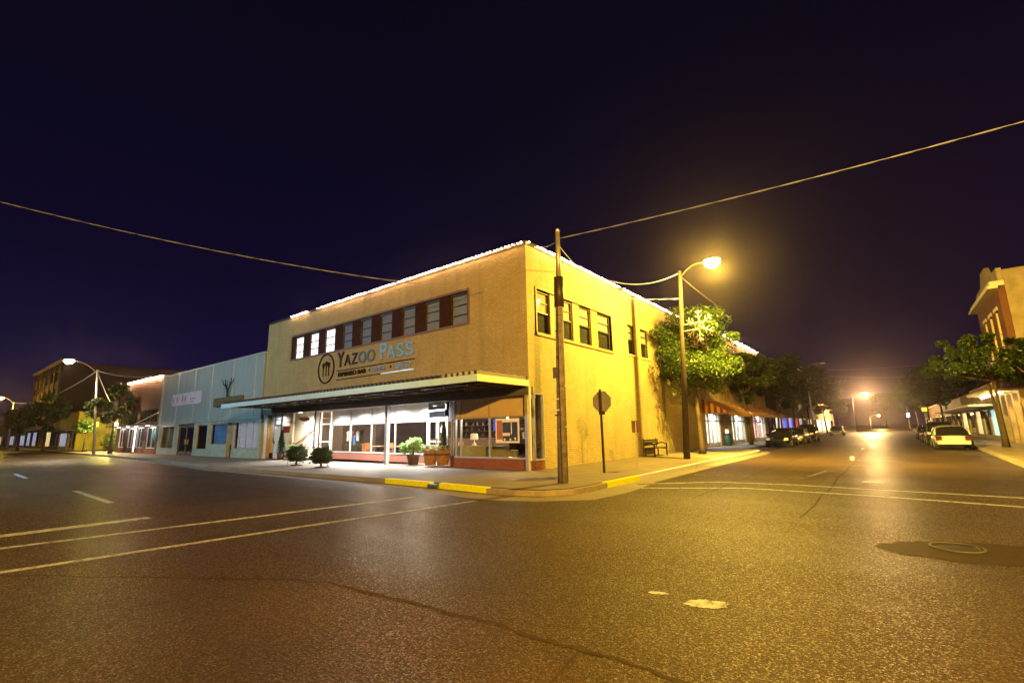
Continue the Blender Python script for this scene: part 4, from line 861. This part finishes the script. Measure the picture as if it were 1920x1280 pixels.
for i, h in enumerate(hs[2:]):
    shopwin(wb, *h, MT['glass'], mull=1, fm=MT['white']); MB().box(h[0], h[1], -.03, .0, .02, .44).build('brick_kick', MT['brick_kick'], wb)
    MB().lathe([(.10, 0), (.12, .06)], ((h[0] + h[1]) / 2, -.35, 2.62), 10).build('soffit_light', MT['downlight'], wb); lamp('POINT', ((h[0] + h[1]) / 2, -.4, 2.5), 45, (1, .93, .85), .06, parent=wb)
MB().box(W0 + .35, W1 - .35, 1.6, 1.7, 0, 2.9).build('back_wall', mat('teal_room', (.20, .34, .34), .8, var=.7, scale=1.3), wb); lamp('POINT', (-50.5, 1.0, 2.4), 90, (.75, 1, .95), .1, parent=wb)
MB().box(-50.85, -50.35, -.04, -.0, .1, 2.5).build('glowing_column', MT['lit_white'], wb)  # column glows; the light on it is put into its material
MB().box(W0, W1, -1.1, -.0, 2.68, 2.80).build('canopy_slab', MT['dark'], wb)
MB().tube([(-43.6, -.02, 3.9), (-47, -1.05, 2.8)], .04, 6).build('canopy_rod', MT['galv'], wb)
# lit courtyard wall and the shops beyond
cwl = thing('courtyard_wall', 'bright yellow lit wall in the gap beyond the brown brick shop', 'wall', (-64, 3, 0))
MB().box(-78, -57.7, 3.0, 3.3, 0, 4.6).build('wall_panel', mat('yellow_render', (.70, .60, .10), .8, var=.25, scale=1), cwl)
MB().box(-78, -57.7, 2.95, 3.35, 4.6, 4.7).build('coping', MT['stucco'], cwl)
gl = thing('globe_lamp', 'small glowing globe lamp on a post in the yellow courtyard', 'lamp', (-62.6, .9, 0))
MB().cyl((-62.6, .9, 0), (-62.6, .9, 2.9), .06, .04, 8).build('post', MT['black'], gl); MB().lathe([(.04, 0), (.2, .1), (.26, .25), (.2, .42), (.04, .5)], (-62.6, .9, 2.9), 14).build('globe', glow('globe_glow', (1, .75, .3), 8), gl, True)
lamp('POINT', (-62.6, .35, 3.2), 4200, (1, .80, .16), .15, parent=gl); 
foliage_ball('courtyard_shrub', 'yellow lit shrub at the foot of the courtyard wall', 'shrub', (-60.2, 1.2, 0), .9, .9, 900, .2, MT['leaf'], 1.)
foliage_ball('courtyard_shrub', 'rounded shrub behind the courtyard lamp post', 'shrub', (-66.5, 1.6, 0), 1.1, 1.0, 900, .22, MT['leaf'], 1.)
def shop(name, label, x0, x1, h, wallm, win, y=0., door=MT['night'], canopy=None, group='shops far down the left street'):
    t = thing(name, label, 'building', ((x0 + x1) / 2, y, 0), group); nwin = len(win); L = (x1 - x0) / nwin; hs = []
    for i, m in enumerate(win): hs.append((x0 + i * L + .35, x0 + (i + 1) * L - .35, .45 if i % 2 == 0 else .02, 2.45))
    g = MB(); grid_wall(g, 'y', y, y + .3, x0, x1, 0, h, hs); g.box(x0, x0 + .3, y + .3, y + 14, 0, h).box(x1 - .3, x1, y + .3, y + 14, 0, h).box(x0 + .3, x1 - .3, y + .3, y + 14, h - .3, h - .15); g.build('wall', wallm, t)
    for hh, m in zip(hs, win): shopwin(t, *hh, m, y=y + .12, mull=1, fm=MT['galv'])
    MB().box(x0 - .05, x1 + .05, y - .08, y + .34, h, h + .14).build('cornice', MT['stucco'], t)
    if canopy: MB().box(x0, x1, y - 1.3, y - .002, 2.66, 2.82).build('canopy_slab', canopy, t)
    return t
shop('far_shop', 'low tan shop with one bright white pane beyond the courtyard', -90, -78.1, 5.2, mat('yellow_wall', (.72, .62, .08), .8, var=.3, scale=1), [MT['lit_ice'], MT['glass_dark']], canopy=MT['dark'])
shop('far_shop', 'low narrow brown shop before the tall building', -95.7, -90.1, 5.0, MT['brick_brown'], [MT['glass_dark']], canopy=MT['dark'])
shop('far_shop', 'pale shop front with ice blue lit panes at the far left', -146, -123.7, 4.8, MT['beige'], [MT['lit_ice'], MT['glass_dark'], MT['lit_ice']])
shop('far_shop', 'last low shop at the left edge of the photo', -190, -146.1, 5.5, MT['stucco'], [MT['glass_dark'], MT['lit_warm'], MT['glass_dark']])
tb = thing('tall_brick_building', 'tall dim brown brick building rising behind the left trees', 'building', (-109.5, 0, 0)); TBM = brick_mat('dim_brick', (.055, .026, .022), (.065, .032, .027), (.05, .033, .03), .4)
hs = [(-122.6 + 4.4 * i, -120.6 + 4.4 * i, z, z + 1.7) for i in range(6) for z in (5.6, 8.4, 11.2)]; gs = [(-122.4 + 6.7 * i, -117.2 + 6.7 * i, .4, 2.9) for i in range(4)]
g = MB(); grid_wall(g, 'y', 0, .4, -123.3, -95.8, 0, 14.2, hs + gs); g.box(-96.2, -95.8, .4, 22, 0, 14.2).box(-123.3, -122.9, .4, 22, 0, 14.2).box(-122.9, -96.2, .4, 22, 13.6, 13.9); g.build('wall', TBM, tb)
for h in hs: shopwin(tb, *h, MT['glass_dark'], y=.2, fm=MT['stucco'])
for h, m in zip(gs, (MT['lit_ice'], MT['lit_ice'], MT['glass_dark'], MT['lit_warm'])): shopwin(tb, *h, m, y=.2, mull=2)
for i in range(7):
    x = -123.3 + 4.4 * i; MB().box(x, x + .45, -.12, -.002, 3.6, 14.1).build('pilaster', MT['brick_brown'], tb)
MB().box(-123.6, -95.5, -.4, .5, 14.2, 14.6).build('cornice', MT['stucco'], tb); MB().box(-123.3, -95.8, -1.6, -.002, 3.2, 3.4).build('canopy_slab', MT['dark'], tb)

# ------------------------------------------------------------------ tan building with awnings on the side street
tn = thing('tan_shop_building', 'tan stucco building with three striped awnings beyond the near tree', 'building', (0, 32, 0))
T0, T1 = 20.52, 45.2
hs = [(22.3, 26.0, .05, 2.45), (29.7, 34.4, .05, 2.45), (38.0, 43.9, .05, 2.45)] + [(a, a + 1.3, 5.6, 7.3) for a in (23.5, 27, 30.5, 34, 37.5, 41)]
g = MB(); grid_wall(g, 'x', -.3, -.02, T0, T1, 0, 9.35, hs); g.box(-18, -.3, T1 - .3, T1, 0, 9.3).box(-18, -.3, T0, T0 + .3, 0, 9.3).box(-18, -.3, T0 + .3, T1 - .3, 9.0, 9.2); g.build('wall', MT['stucco'], tn)
MB().box(-.36, .05, T0 + .02, T1, 9.35, 9.46).build('parapet_cap', MT['dark'], tn)
for i, h in enumerate(hs[:3]):
    a, b, z0, z1 = h; f = MB(); nm = 4
    for k2 in range(nm + 1):
        y = a + (b - a) * k2 / nm; f.box(-.2, -.08, max(a, y - .06), min(b, y + .06), z0, z1)
    f.box(-.18, -.1, a, b, 1.9, 2.0).box(-.18, -.1, a, b, z0, .3); fo = f.build('shop_window', MT['white'], tn)
    MB().box(-.15, -.145, a, b, z0, z1).build('pane', MT['glass'], fo)
    MB().box(-1.6, -1.5, a, b, 0, 2.6).build('shop_interior', [MT['lit_shop'], mat('warm_shop_room', (.5, .42, .3), .8, var=.8, scale=1.6, emit=(1, .85, .55), es=.35), MT['lit_shop']][i], tn)
    MB().box(-1.5, -.3, b, b + .05, 0, 2.5).build('side_reveal', MT['lit_pink'] if i == 2 else MT['lit_shop'], tn)
    lamp('AREA', (-.5, (a + b) / 2, 2.42), 420, (.92, 1, .92), 1.0, parent=tn)
for h in hs[3:]:
    f = MB().box(-.2, -.12, h[0], h[0] + .08, h[2], h[3]).box(-.2, -.12, h[1] - .08, h[1], h[2], h[3]).box(-.2, -.12, h[0] + .08, h[1] - .08, 6.4, 6.48).build('window', MT['dark'], tn)
    MB().box(-.22, -.21, h[0], h[1], h[2], h[3]).build('pane', MT['glass_dark'], f)
for a, b in ((21.7, 28.3), (29.0, 36.9), (37.7, 44.9)):
    tnaw = MB().prism([(0, 2.48), (0, 3.55), (.06, 3.55), (1.85, 2.52), (1.85, 2.25), (1.82, 2.25), (1.82, 2.48)], 'y', a, b).build('awning', MT['awning'], tn, fix=True)
# cream door boards between the doors, bin
bi = thing('litter_bin', 'dark green litter bin with a white notice outside the awning shop', 'bin', (.42, 26.25, 0))
MB().lathe([(.24, 0), (.27, .05), (.29, .8), (.25, .82)], (.42, 26.25, 0), 16).build('drum', mat('bin_green', (.02, .075, .045), .5), bi, True); MB().lathe([(.30, .8), (.30, .86), (.14, 1.0), (.05, 1.02)], (.42, 26.25, 0), 16).build('lid', MT['black'], bi, True); MB().box(.30, .6, 26.0, 26.03, .95, 1.28).build('notice', MT['white'], bi)
# shops further down the side street (left)
def shop_x(name, label, y0, y1, h, wallm, win, x=0., face=1, group='shops down the right hand street', canopy=None, depth=16):
    t = thing(name, label, 'building', (x, (y0 + y1) / 2, 0), group); L = (y1 - y0) / len(win); hs = []
    for i, m in enumerate(win): hs.append((y0 + i * L + .35, y0 + (i + 1) * L - .35, .35, 2.5))
    a, b = (x - .3, x) if face > 0 else (x, x + .3); far = x - depth if face > 0 else x + depth
    g = MB(); grid_wall(g, 'x', a, b, y0, y1, 0, h, hs); fa, fb = sorted((far, a if face > 0 else b)); g.box(fa, fb, y0, y0 + .3, 0, h).box(fa, fb, y1 - .3, y1, 0, h).box(fa, fb, y0 + .3, y1 - .3, h - .3, h - .15); g.build('wall', wallm, t)
    for hh, m in zip(hs, win):
        f = MB().box(a + .08, b - .08, hh[0], hh[0] + .08, hh[2], hh[3]).box(a + .08, b - .08, hh[1] - .08, hh[1], hh[2], hh[3]).box(a + .08, b - .08, hh[0] + .08, hh[1] - .08, hh[3] - .08, hh[3]).build('window', MT['galv'], t)
        MB().box(a + .13, b - .13, hh[0] + .08, hh[1] - .08, hh[2], hh[3] - .08).build('pane', m, f)
    MB().box(a - .05, b + .05, y0, y1, h, h + .12).build('cornice', MT['stucco'], t)
    if canopy: MB().box(*( (b + .002, b + 1.6) if face > 0 else (a - 1.6, a - .002)), y0, y1, 2.72, 2.86).build('canopy_slab', canopy, t)
    return t
shop_x('side_shop', 'dark narrow shop just past the striped awnings', 45.3, 54, 6.5, MT['brick_brown'], [MT['glass_dark'], MT['lit_shop']])
shop_x('side_shop', 'shop with a vivid blue lit front down the right hand street', 54.1, 64, 6.8, MT['stucco'], [MT['lit_blue'], MT['lit_blue']])
shop_x('side_shop', 'shop with a red lit front beyond the blue one', 64.1, 73, 7.2, MT['brick_brown'], [MT['lit_red'], MT['lit_ice']])
shop_x('side_shop', 'pale gabled shop rising above the dark trees', 73.1, 90, 10.5, MT['beige'], [MT['glass_dark'], MT['lit_warm'], MT['glass_dark']])
shop_x('side_shop', 'shop with white and cyan panes behind the far parked car', 90.1, 125, 6, MT['stucco'], [MT['lit_shop'], MT['lit_cyan'], MT['lit_cyan'], MT['glass_dark']])
# right hand side of the street
rb = thing('cornice_building', 'tall brick building with a pale cornice and beige side wall at right', 'building', (17.5, 33.3, 0))
hs = [(a, a + 1.25, 5.9, 8.9) for a in (30.2, 32.6, 35.0)]
g = MB(); grid_wall(g, 'x', 17.5, 17.85, 28.8, 38.2, 3.6, 10.3, hs); g.build('wall', MT['brick_red'], rb)
MB().prism([(17.86, 0), (17.86, 11.35), (19.4, 11.35), (19.4, 11.0), (24, 10.85), (24, 10.4), (40, 10.2), (40, 0)], 'y', 28.8, 29.1).box(17.85, 40, 37.9, 38.2, 0, 10.3).build('side_wall', MT['beige'], rb, fix=True)
for h in hs:
    f = MB().box(17.45, 17.6, h[0] - .1, h[1] + .1, h[3], h[3] + .25).box(17.42, 17.6, h[0] - .12, h[1] + .12, h[2] - .16, h[2]).box(17.55, 17.65, h[0], h[0] + .1, h[2], h[3]).box(17.55, 17.65, h[1] - .1, h[1], h[2], h[3]).box(17.57, 17.63, h[0] + .1, h[1] - .1, 7.35, 7.45).build('window', MT['cream'], rb)
    MB().box(17.66, 17.68, h[0], h[1], h[2], h[3]).build('pane', MT['glass_dark'], f)
MB().box(17.0, 17.5, 28.55, 38.3, 10.12, 10.3).box(17.15, 17.85, 28.7, 38.25, 10.3, 10.62).build('cornice', MT['cream'], rb)
MB().prism([(28.8, 10.62), (28.8, 11.5), (31.5, 11.6), (32.6, 12.5), (34.4, 12.5), (35.5, 11.6), (38.2, 11.5), (38.2, 10.62)], 'x', 17.6, 17.85).build('parapet', MT['beige'], rb, fix=True)
k = MB()
for y in (28.85, 31.0, 33.2, 35.4, 37.5): k.box(17.45, 17.9, y, y + .55, 0, 3.3)
k.box(17.45, 17.9, 28.8, 38.2, 3.3, 3.6); k.build('ground_floor_piers', MT['beige'], rb)
for y0, y1, m in ((29.4, 31.0, MT['lit_warm']), (31.55, 33.2, MT['lit_warm']), (33.75, 35.4, MT['glass_dark']), (35.95, 37.5, MT['lit_cyan'])): MB().box(17.7, 17.74, y0, y1, .4, 3.3).build('shop_pane', m, rb); MB().box(17.6, 17.8, y0, y1, 0, .4).build('stall_riser', MT['stucco'], rb)
MB().box(15.9, 17.448, 28.8, 38.2, 3.42, 3.56).build('canopy_slab', MT['cream'], rb)
for y in (29.6, 31.6, 33.6, 35.6, 37.4):
    MB().lathe([(.1, 0), (.14, .08), (.1, .16)], (16.7, y, 3.25), 10).build('canopy_light', glow('canopy_glow', (1, .8, .45), 12), rb); lamp('POINT', (16.7, y, 3.15), 60, (1, .66, .22), .1, parent=rb)
shop_x('side_shop', 'low shop with a teal lit pane on the right beyond the brick building', 38.3, 52, 4.4, MT['beige'], [MT['lit_cyan'], MT['glass_dark'], MT['lit_warm']], x=17.5, face=-1, canopy=MT['cream'])
shop_x('side_shop', 'low dark shop further along the right side', 52.1, 75, 4.2, MT['stucco'], [MT['glass_dark'], MT['lit_warm'], MT['glass_dark'], MT['glass_dark']], x=17.5, face=-1, canopy=MT['cream'])
shop_x('side_shop', 'last low block at the far end of the right side', 75.1, 140, 4.5, MT['brick_brown'], [MT['glass_dark']] * 4 + [MT['lit_pink'], MT['glass_dark']], x=17.5, face=-1)

# ------------------------------------------------------------------ trees
def make_tree(name, label, base, h, crown_z, rx, ry, rz, n, leaf, m, seed, stems=1, lean=(0, 0), group='street trees', nclump=34):
    random.seed(seed); t = thing(name, label, 'tree', base, group); b = Vector(base); C = b + Vector((lean[0], lean[1], crown_z)); mb = MB(); cl = []
    for _ in range(nclump):
        d = Vector((random.gauss(0, 1), random.gauss(0, 1), random.gauss(0, 1))).normalized() * random.uniform(.45, .92)
        cl.append((C + Vector((d.x * rx, d.y * ry, d.z * rz)), random.uniform(.13, .32) * min(rx, rz) * 1.1))
    for s in range(stems):
        o = Vector((random.uniform(-.15, .15), random.uniform(-.15, .15), 0)) if stems > 1 else Vector()
        fork = b + o * 5 * (1 if stems > 1 else 0) + Vector((lean[0] * .5, lean[1] * .5, crown_z - rz * .75))
        mid = b.lerp(fork, .5) + Vector((random.uniform(-.1, .1), random.uniform(-.1, .1), 0))
        mb.tube([b + o, b.lerp(mid, .3) + o, mid, fork], [.22, .14, .11, .09] if stems == 1 else [.17, .11, .09, .07], 9)
        for c, r in random.sample(cl, 9):
            q = fork.lerp(c, .5) + Vector((0, 0, -.15)); mb.tube([fork, q, c], [.085, .05, .015], 5)
    mb.build('trunk', MT['bark'], t, True)
    MB().leaves(cl, n, leaf).build('crown', m, t)
    return t
make_tree('street_tree', 'leafy tree lit yellow green behind the lamp pole and snowflake', (2.25, 13.4, 0), 9, 5.95, 2.95, 2.9, 2.8, 36000, .14, MT['leaf'], 11, lean=(-.25, .2), nclump=70)
make_tree('street_tree', 'tree with a forked slim trunk in front of the striped awnings', (1.67, 28.8, 0), 8, 5.7, 2.5, 2.9, 2.2, 16000, .23, MT['leaf_dark'], 12, stems=2, lean=(.4, .6))
tr3 = make_tree('street_tree', 'dark tree above the first parked cars on the left kerb', (1.6, 41, 0), 8, 6.4, 3.1, 3.8, 3.0, 11000, .36, MT['leaf_dark'], 13, lean=(.4, 0))
copy_tree(tr3, (1.7, 51, 0), 1.2, 'dark tree in front of the blue lit shop', 1.0); copy_tree(tr3, (1.8, 65, 0), 2.3, 'dark tree below the two armed lamp post', .95); copy_tree(tr3, (2.4, 80, 0), 3.6, 'dark tree beyond the red lit shop', .9); copy_tree(tr3, (3.0, 97, 0), 4.4, 'farthest dark tree next to the far lit lamp', .8)
for q_, (xx, yy, sc_, lb) in enumerate(((-3, 150, 1.7, 'far dark tree behind the last lit shops on the left'), (-8, 185, 1.8, 'far dark tree left of the distant lamp'), (15.5, 120, 1.2, 'far dark tree under the small yellow sign'), (19, 165, 1.7, 'far dark tree closing the right side of the street'), (34, 230, 2.0, 'tallest far tree at the very end of the street'))): copy_tree(tr3, (xx, yy, 0), q_ * 1.3, lb, sc_)
make_tree('street_tree', 'broad tree with two thin stems beside the white hatchback', (15.95, 25.6, 0), 7, 5.2, 2.9, 3.0, 1.75, 18000, .165, MT['leaf'], 14, stems=2, lean=(-.35, .3), nclump=70)
make_tree('street_tree', 'dark tree right of the two stemmed tree at the picture edge', (17.0, 22.8, 0), 7, 4.9, 1.6, 2.0, 1.25, 6000, .26, MT['leaf_dark'], 15, lean=(.6, 1.6), nclump=20)
copy_tree(tr3, (15.6, 62, 0), .6, 'dark tree behind the cars on the right kerb', 1.0); copy_tree(tr3, (15.8, 85, 0), 2.9, 'far dark tree along the right kerb', .95); copy_tree(tr3, (9.5, 210, 0), 1.9, 'dark tree closing the far end of the street', 1.5)
make_tree('street_tree', 'dark green tree in front of the left lamp pole', (-51.4, -1.7, 0), 7, 4.9, 2.6, 2.2, 2.2, 5200, .34, MT['leaf_dark'], 16, nclump=26)
make_tree('street_tree', 'small tree glowing yellow before the courtyard', (-65.7, -1.2, 0), 4.5, 3.2, 2.3, 1.5, 1.2, 2600, .32, MT['leaf_fresh_lit'], 17, nclump=18)  # lighter leaf colour stands in for lamp light on the crown
make_tree('street_tree', 'yellow lit young tree leaning over the courtyard beside the brown brick shop', (-59.3, 1.6, 0), 6, 4.3, 1.5, 1.2, 1.7, 2200, .26, MT['leaf_fresh_lit'], 23, nclump=18)  # lamplit look comes from the lighter leaf colour
tr9 = make_tree('street_tree', 'large dark tree under the tall brick building', (-77, -3.3, 0), 8, 5.2, 3.6, 2.4, 2.5, 5200, .42, MT['leaf_dark'], 18)
make_tree('street_tree', 'yellow lit tree at the left edge under the half cut lamp', (-90, -4.3, 0), 8, 4.6, 3.6, 2.4, 2.4, 4200, .42, MT['leaf'], 19)
random.seed(5)

# ------------------------------------------------------------------ cars
def car(label, loc, rz, paint, kind, heads=False):
    t = thing('parked_car', label, 'car', (0, 0, 0), 'cars parked along the kerbs'); body = MB()
    hatch = kind == 'hatch'; suv = kind == 'suv'; L = 4.3 if hatch else 4.7; up_ = .18 if suv else 0
    bel = .88 + up_ * .8; hood = .80 + up_; xs_ = [-L / 2, -L / 2 + .12, -L / 2 + .7, -.9, 0, .75, L / 2 - .6, L / 2 - .12, L / 2]
    tail = bel + .02 if not hatch else bel
    zt = [tail - .14, tail, tail, bel, bel, bel, hood, hood - .1, hood - .25]; ww_ = [.70, .82, .88, .89, .89, .88, .86, .78, .62]; zb = [.38, .28, .22, .2, .2, .2, .22, .26, .34]
    vs = []
    for x, z, w_, b_ in zip(xs_, zt, ww_, zb):
        for y, zz in ((-w_ * .9, b_), (-w_, b_ + .2), (-w_, z - .14), (-w_ * .93, z - .02), (-w_ * .5, z + .02), (w_ * .5, z + .02), (w_ * .93, z - .02), (w_, z - .14), (w_, b_ + .2), (w_ * .9, b_)): vs.append((x, y, zz))
    n = 10; fs = [(i * n + k, i * n + (k + 1) % n, (i + 1) * n + (k + 1) % n, (i + 1) * n + k) for i in range(8) for k in range(n)] + [tuple(range(n)), tuple(range(8 * n + n - 1, 8 * n - 1, -1))]
    bo = body.add(vs, fs).build('body', paint, t, True, True); sm_ = bo.modifiers.new('round', 'SUBSURF'); sm_.levels = sm_.render_levels = 1
    top = 1.45 + up_ * 1.5; cab = [(-L / 2 + (.15 if hatch or suv else .95), bel - .02, .80, 0), (-L / 2 + (.55 if hatch or suv else 1.45), top - .05, .62, 1), (-.3, top, .64, 1), (.35, top - .06, .62, 1), (1.15, bel - .04, .80, 0)]
    lo = [(c[0], c[2] if not c[3] else .83) for c in cab]; vs = []
    for (x, z, w_, r_) in cab: vs += [(x, -w_, z), (x, w_, z)]
    xb = [cab[0][0], cab[1][0], -.3, .35, cab[4][0]]
    k0 = cab; g = MB(); vs = []; sec = []
    x0, x1, x2, x3, x4 = k0[0][0], k0[1][0], -.3, .35, 1.15
    for x, zt_, wt_ in ((x0, bel + .03, .80), (x0 + (x1 - x0) * .5, (bel + top) / 2 + .03, .74), (x1, top - .07, .64), ((x1 + x2) / 2, top - .015, .63), (x2, top, .63), (x3, top - .07, .62), ((x3 + x4) / 2, (bel + top) / 2 + .02, .72), (x4, bel + .0, .80)):
        zb_ = bel - .04; h_ = max(zt_ - zb_, .01); sec.append((x, zt_, wt_))
        for u, v in ((-1, 0), (-.97, .55), (-.90, .86), (-.72, .97), (0, 1.0), (.72, .97), (.90, .86), (.97, .55), (1, 0)):
            ww2 = .81 + (wt_ - .81) * v * 1.0; vs.append((x, u / abs(u) * ww2 * (1 if abs(u) > .95 else abs(u) / .97) if u else 0, zb_ + h_ * v))
    g.add(vs, [(i * 9 + k, i * 9 + k + 1, i * 9 + k + 10, i * 9 + k + 9) for i in range(7) for k in range(8)] + [tuple(range(9)), tuple(range(7 * 9 + 8, 7 * 9 - 1, -1))]).build('windows', MT['carglass'], t, True, True)
    rf = MB(); rv = []
    for i in (2, 3, 4, 5):
        for k in range(2, 7): v = vs[i * 9 + k]; rv.append((v[0] + (-.10 if i == 2 else .06 if i == 5 else 0), v[1] * 1.02, v[2] + .012))
    rf.add(rv, [(i * 5 + k, i * 5 + k + 1, i * 5 + k + 6, i * 5 + k + 5) for i in range(3) for k in range(4)])
    for k in (1, 7):
        for ii in ((0, 1, 2), (5, 6, 7)): rf.tube([(vs[i * 9 + k + (1 if k == 1 else -1)][0], vs[i * 9 + k][1] * .99, vs[i * 9 + k + (1 if k == 1 else -1)][2]) for i in ii], .045, 6)
        p_, q_ = vs[4 * 9 + k + (1 if k == 1 else -1)], vs[4 * 9 + (0 if k == 1 else 8)]; rf.tube([(p_[0] + .1, p_[1] * 1.0, p_[2]), (q_[0] + .15, q_[1] * 1.0, q_[2])], .04, 6)
    rf.build('roof', paint, t, True)
    if suv or hatch:
        if suv:
            for s in (-1, 1): MB().tube([(-1.3, s * .52, top + .0), (-1.2, s * .52, top + .08), (.1, s * .52, top + .08), (.2, s * .52, top)], .02, 5).build('roof_rail', MT['chrome'], t)
    for x in (-L / 2 + .78, L / 2 - .85):
        for s in (-1, 1):
            wl_ = MB().cyl((x, s * .70, .31 + up_ * .3), (x, s * .895, .31 + up_ * .3), .32 + up_ * .2, None, 20).build('wheel', MT['tyre'], t, fix=True)
            MB().cyl((x, s * .88, .31 + up_ * .3), (x, s * .905, .31 + up_ * .3), .21, .19, 14).build('rim', MT['galv'], wl_)
    for s in (-1, 1):
        MB().box(L / 2 - .30, L / 2 - .03, s * .50, s * .76, hood - .26, hood - .10).build('headlight', MT['headlens'], t)
        MB().box(-L / 2 - .015, -L / 2 + .15, s * .52, s * .80, tail - .30, tail - .06).build('tail_light', MT['tail'], t)
        MB().box(.75, .88, s * .84, s * 1.02, bel, bel + .14).build('mirror', paint, t)
    MB().box(-L / 2 - .06, -L / 2 + .1, -.74, .74, .34, .56).build('rear_bumper', paint, t); MB().box(L / 2 - .1, L / 2 + .05, -.66, .66, .30, .50).build('front_bumper', paint, t)
    MB().box(-L / 2 - .035, -L / 2, -.17, .17, tail - .24, tail - .12).build('number_plate', MT['white'], t)
    MB().box(L / 2 - .06, L / 2 + .015, -.4, .4, hood - .30, hood - .20).build('grille', MT['black'], t)
    t.location = loc; t.rotation_euler = (0, 0, rz); return t
pw = mat('cream_white_car_paint', (.46, .50, .62), .22, .2, var=.04); pd = mat('black_car_paint', (.012, .012, .014), .15, .2, var=.1); psil = mat('silver_car_paint', (.30, .29, .28), .25, .6, var=.05); pgrey = mat('dark_grey_car_paint', (.04, .042, .05), .2, .3, var=.1); pbl = mat('pale_blue_car_paint', (.22, .24, .36), .25, .3, var=.05)
S = R(90)
car('pale hatchback parked at the right kerb, rear facing the camera', (13.65, 26.6, -.15), S, pw, 'hatch')
car('dark tall car with roof rails parked ahead of the pale hatchback', (13.6, 33.5, -.15), S, pgrey, 'suv')
car('dark sedan third in the row on the right kerb', (13.6, 41, -.15), S, pd, 'sedan')
car('silver car farthest along the right kerb', (13.6, 50, -.15), S, psil, 'sedan')
car('black sedan nearest on the left kerb, nose to the camera', (3.75, 29.4, -.15), -S, pd, 'sedan')
car('silver sedan second on the left kerb', (3.85, 36.2, -.15), -S, psil, 'sedan')
car('dark tall car third on the left kerb', (3.9, 43.2, -.15), -S, pd, 'suv')
car('pale blue car standing alone farther along the left kerb', (4.2, 74, -.15), -S, pbl, 'sedan')
# far street end: signal lights and a lit yellow tree
ts = thing('traffic_signal', 'far traffic signal post with small white lights', 'traffic signal', (14.4, 140, 0))
MB().cyl((14.4, 140, 0), (14.4, 140, 5.6), .12, .08, 8).build('post', MT['galv'], ts); MB().box(14.1, 14.7, 139.6, 139.9, 2.9, 4.1).build('signal_head', MT['black'], ts)
for z in (3.2, 3.75): MB().lathe([(.3, 0), (.34, .2), (.1, .4)], (14.4, 139.4, z - .2), 10).build('lens', glow('signal_glow', (.9, .92, 1), 5), ts)
ys = thing('hanging_sign', 'small glowing yellow sign over the far right pavement', 'sign', (16.8, 118, 4.0))
MB().box(16.3, 17.3, 118, 118.2, 3.9, 4.6).build('sign_face', glow('yellow_sign', (.9, .75, .05), .9), ys); MB().box(17.3, 17.48, 118.05, 118.15, 4.2, 4.3).build('bracket', MT['black'], ys)
street_lamp('street_lamp', 'very distant lit lamp low over the end of the street', (6.0, 165, 0), (6.0, 165, 3.6), (8.2, 165, 4.0), (1, .66, .15), 9000, es=90)

# ------------------------------------------------------------------ added thin even haze imitating lens bloom round the lamps
hz = MB().box(-398, 248, -118, 498, -1.2, 24).build('bloom_haze', bpy.data.materials.new('bloom_haze_mat')); hz['kind'] = 'stuff'
hm = hz.data.materials[0]; hm.use_nodes = True; hn = hm.node_tree; hn.nodes.clear()
ho = hn.nodes.new('ShaderNodeOutputMaterial'); hv = hn.nodes.new('ShaderNodeVolumePrincipled')
hv.inputs['Color'].default_value = (.96, .80, .92, 1); hv.inputs['Density'].default_value = .00034; hv.inputs['Anisotropy'].default_value = .93
hn.links.new(hv.outputs[0], ho.inputs['Volume'])
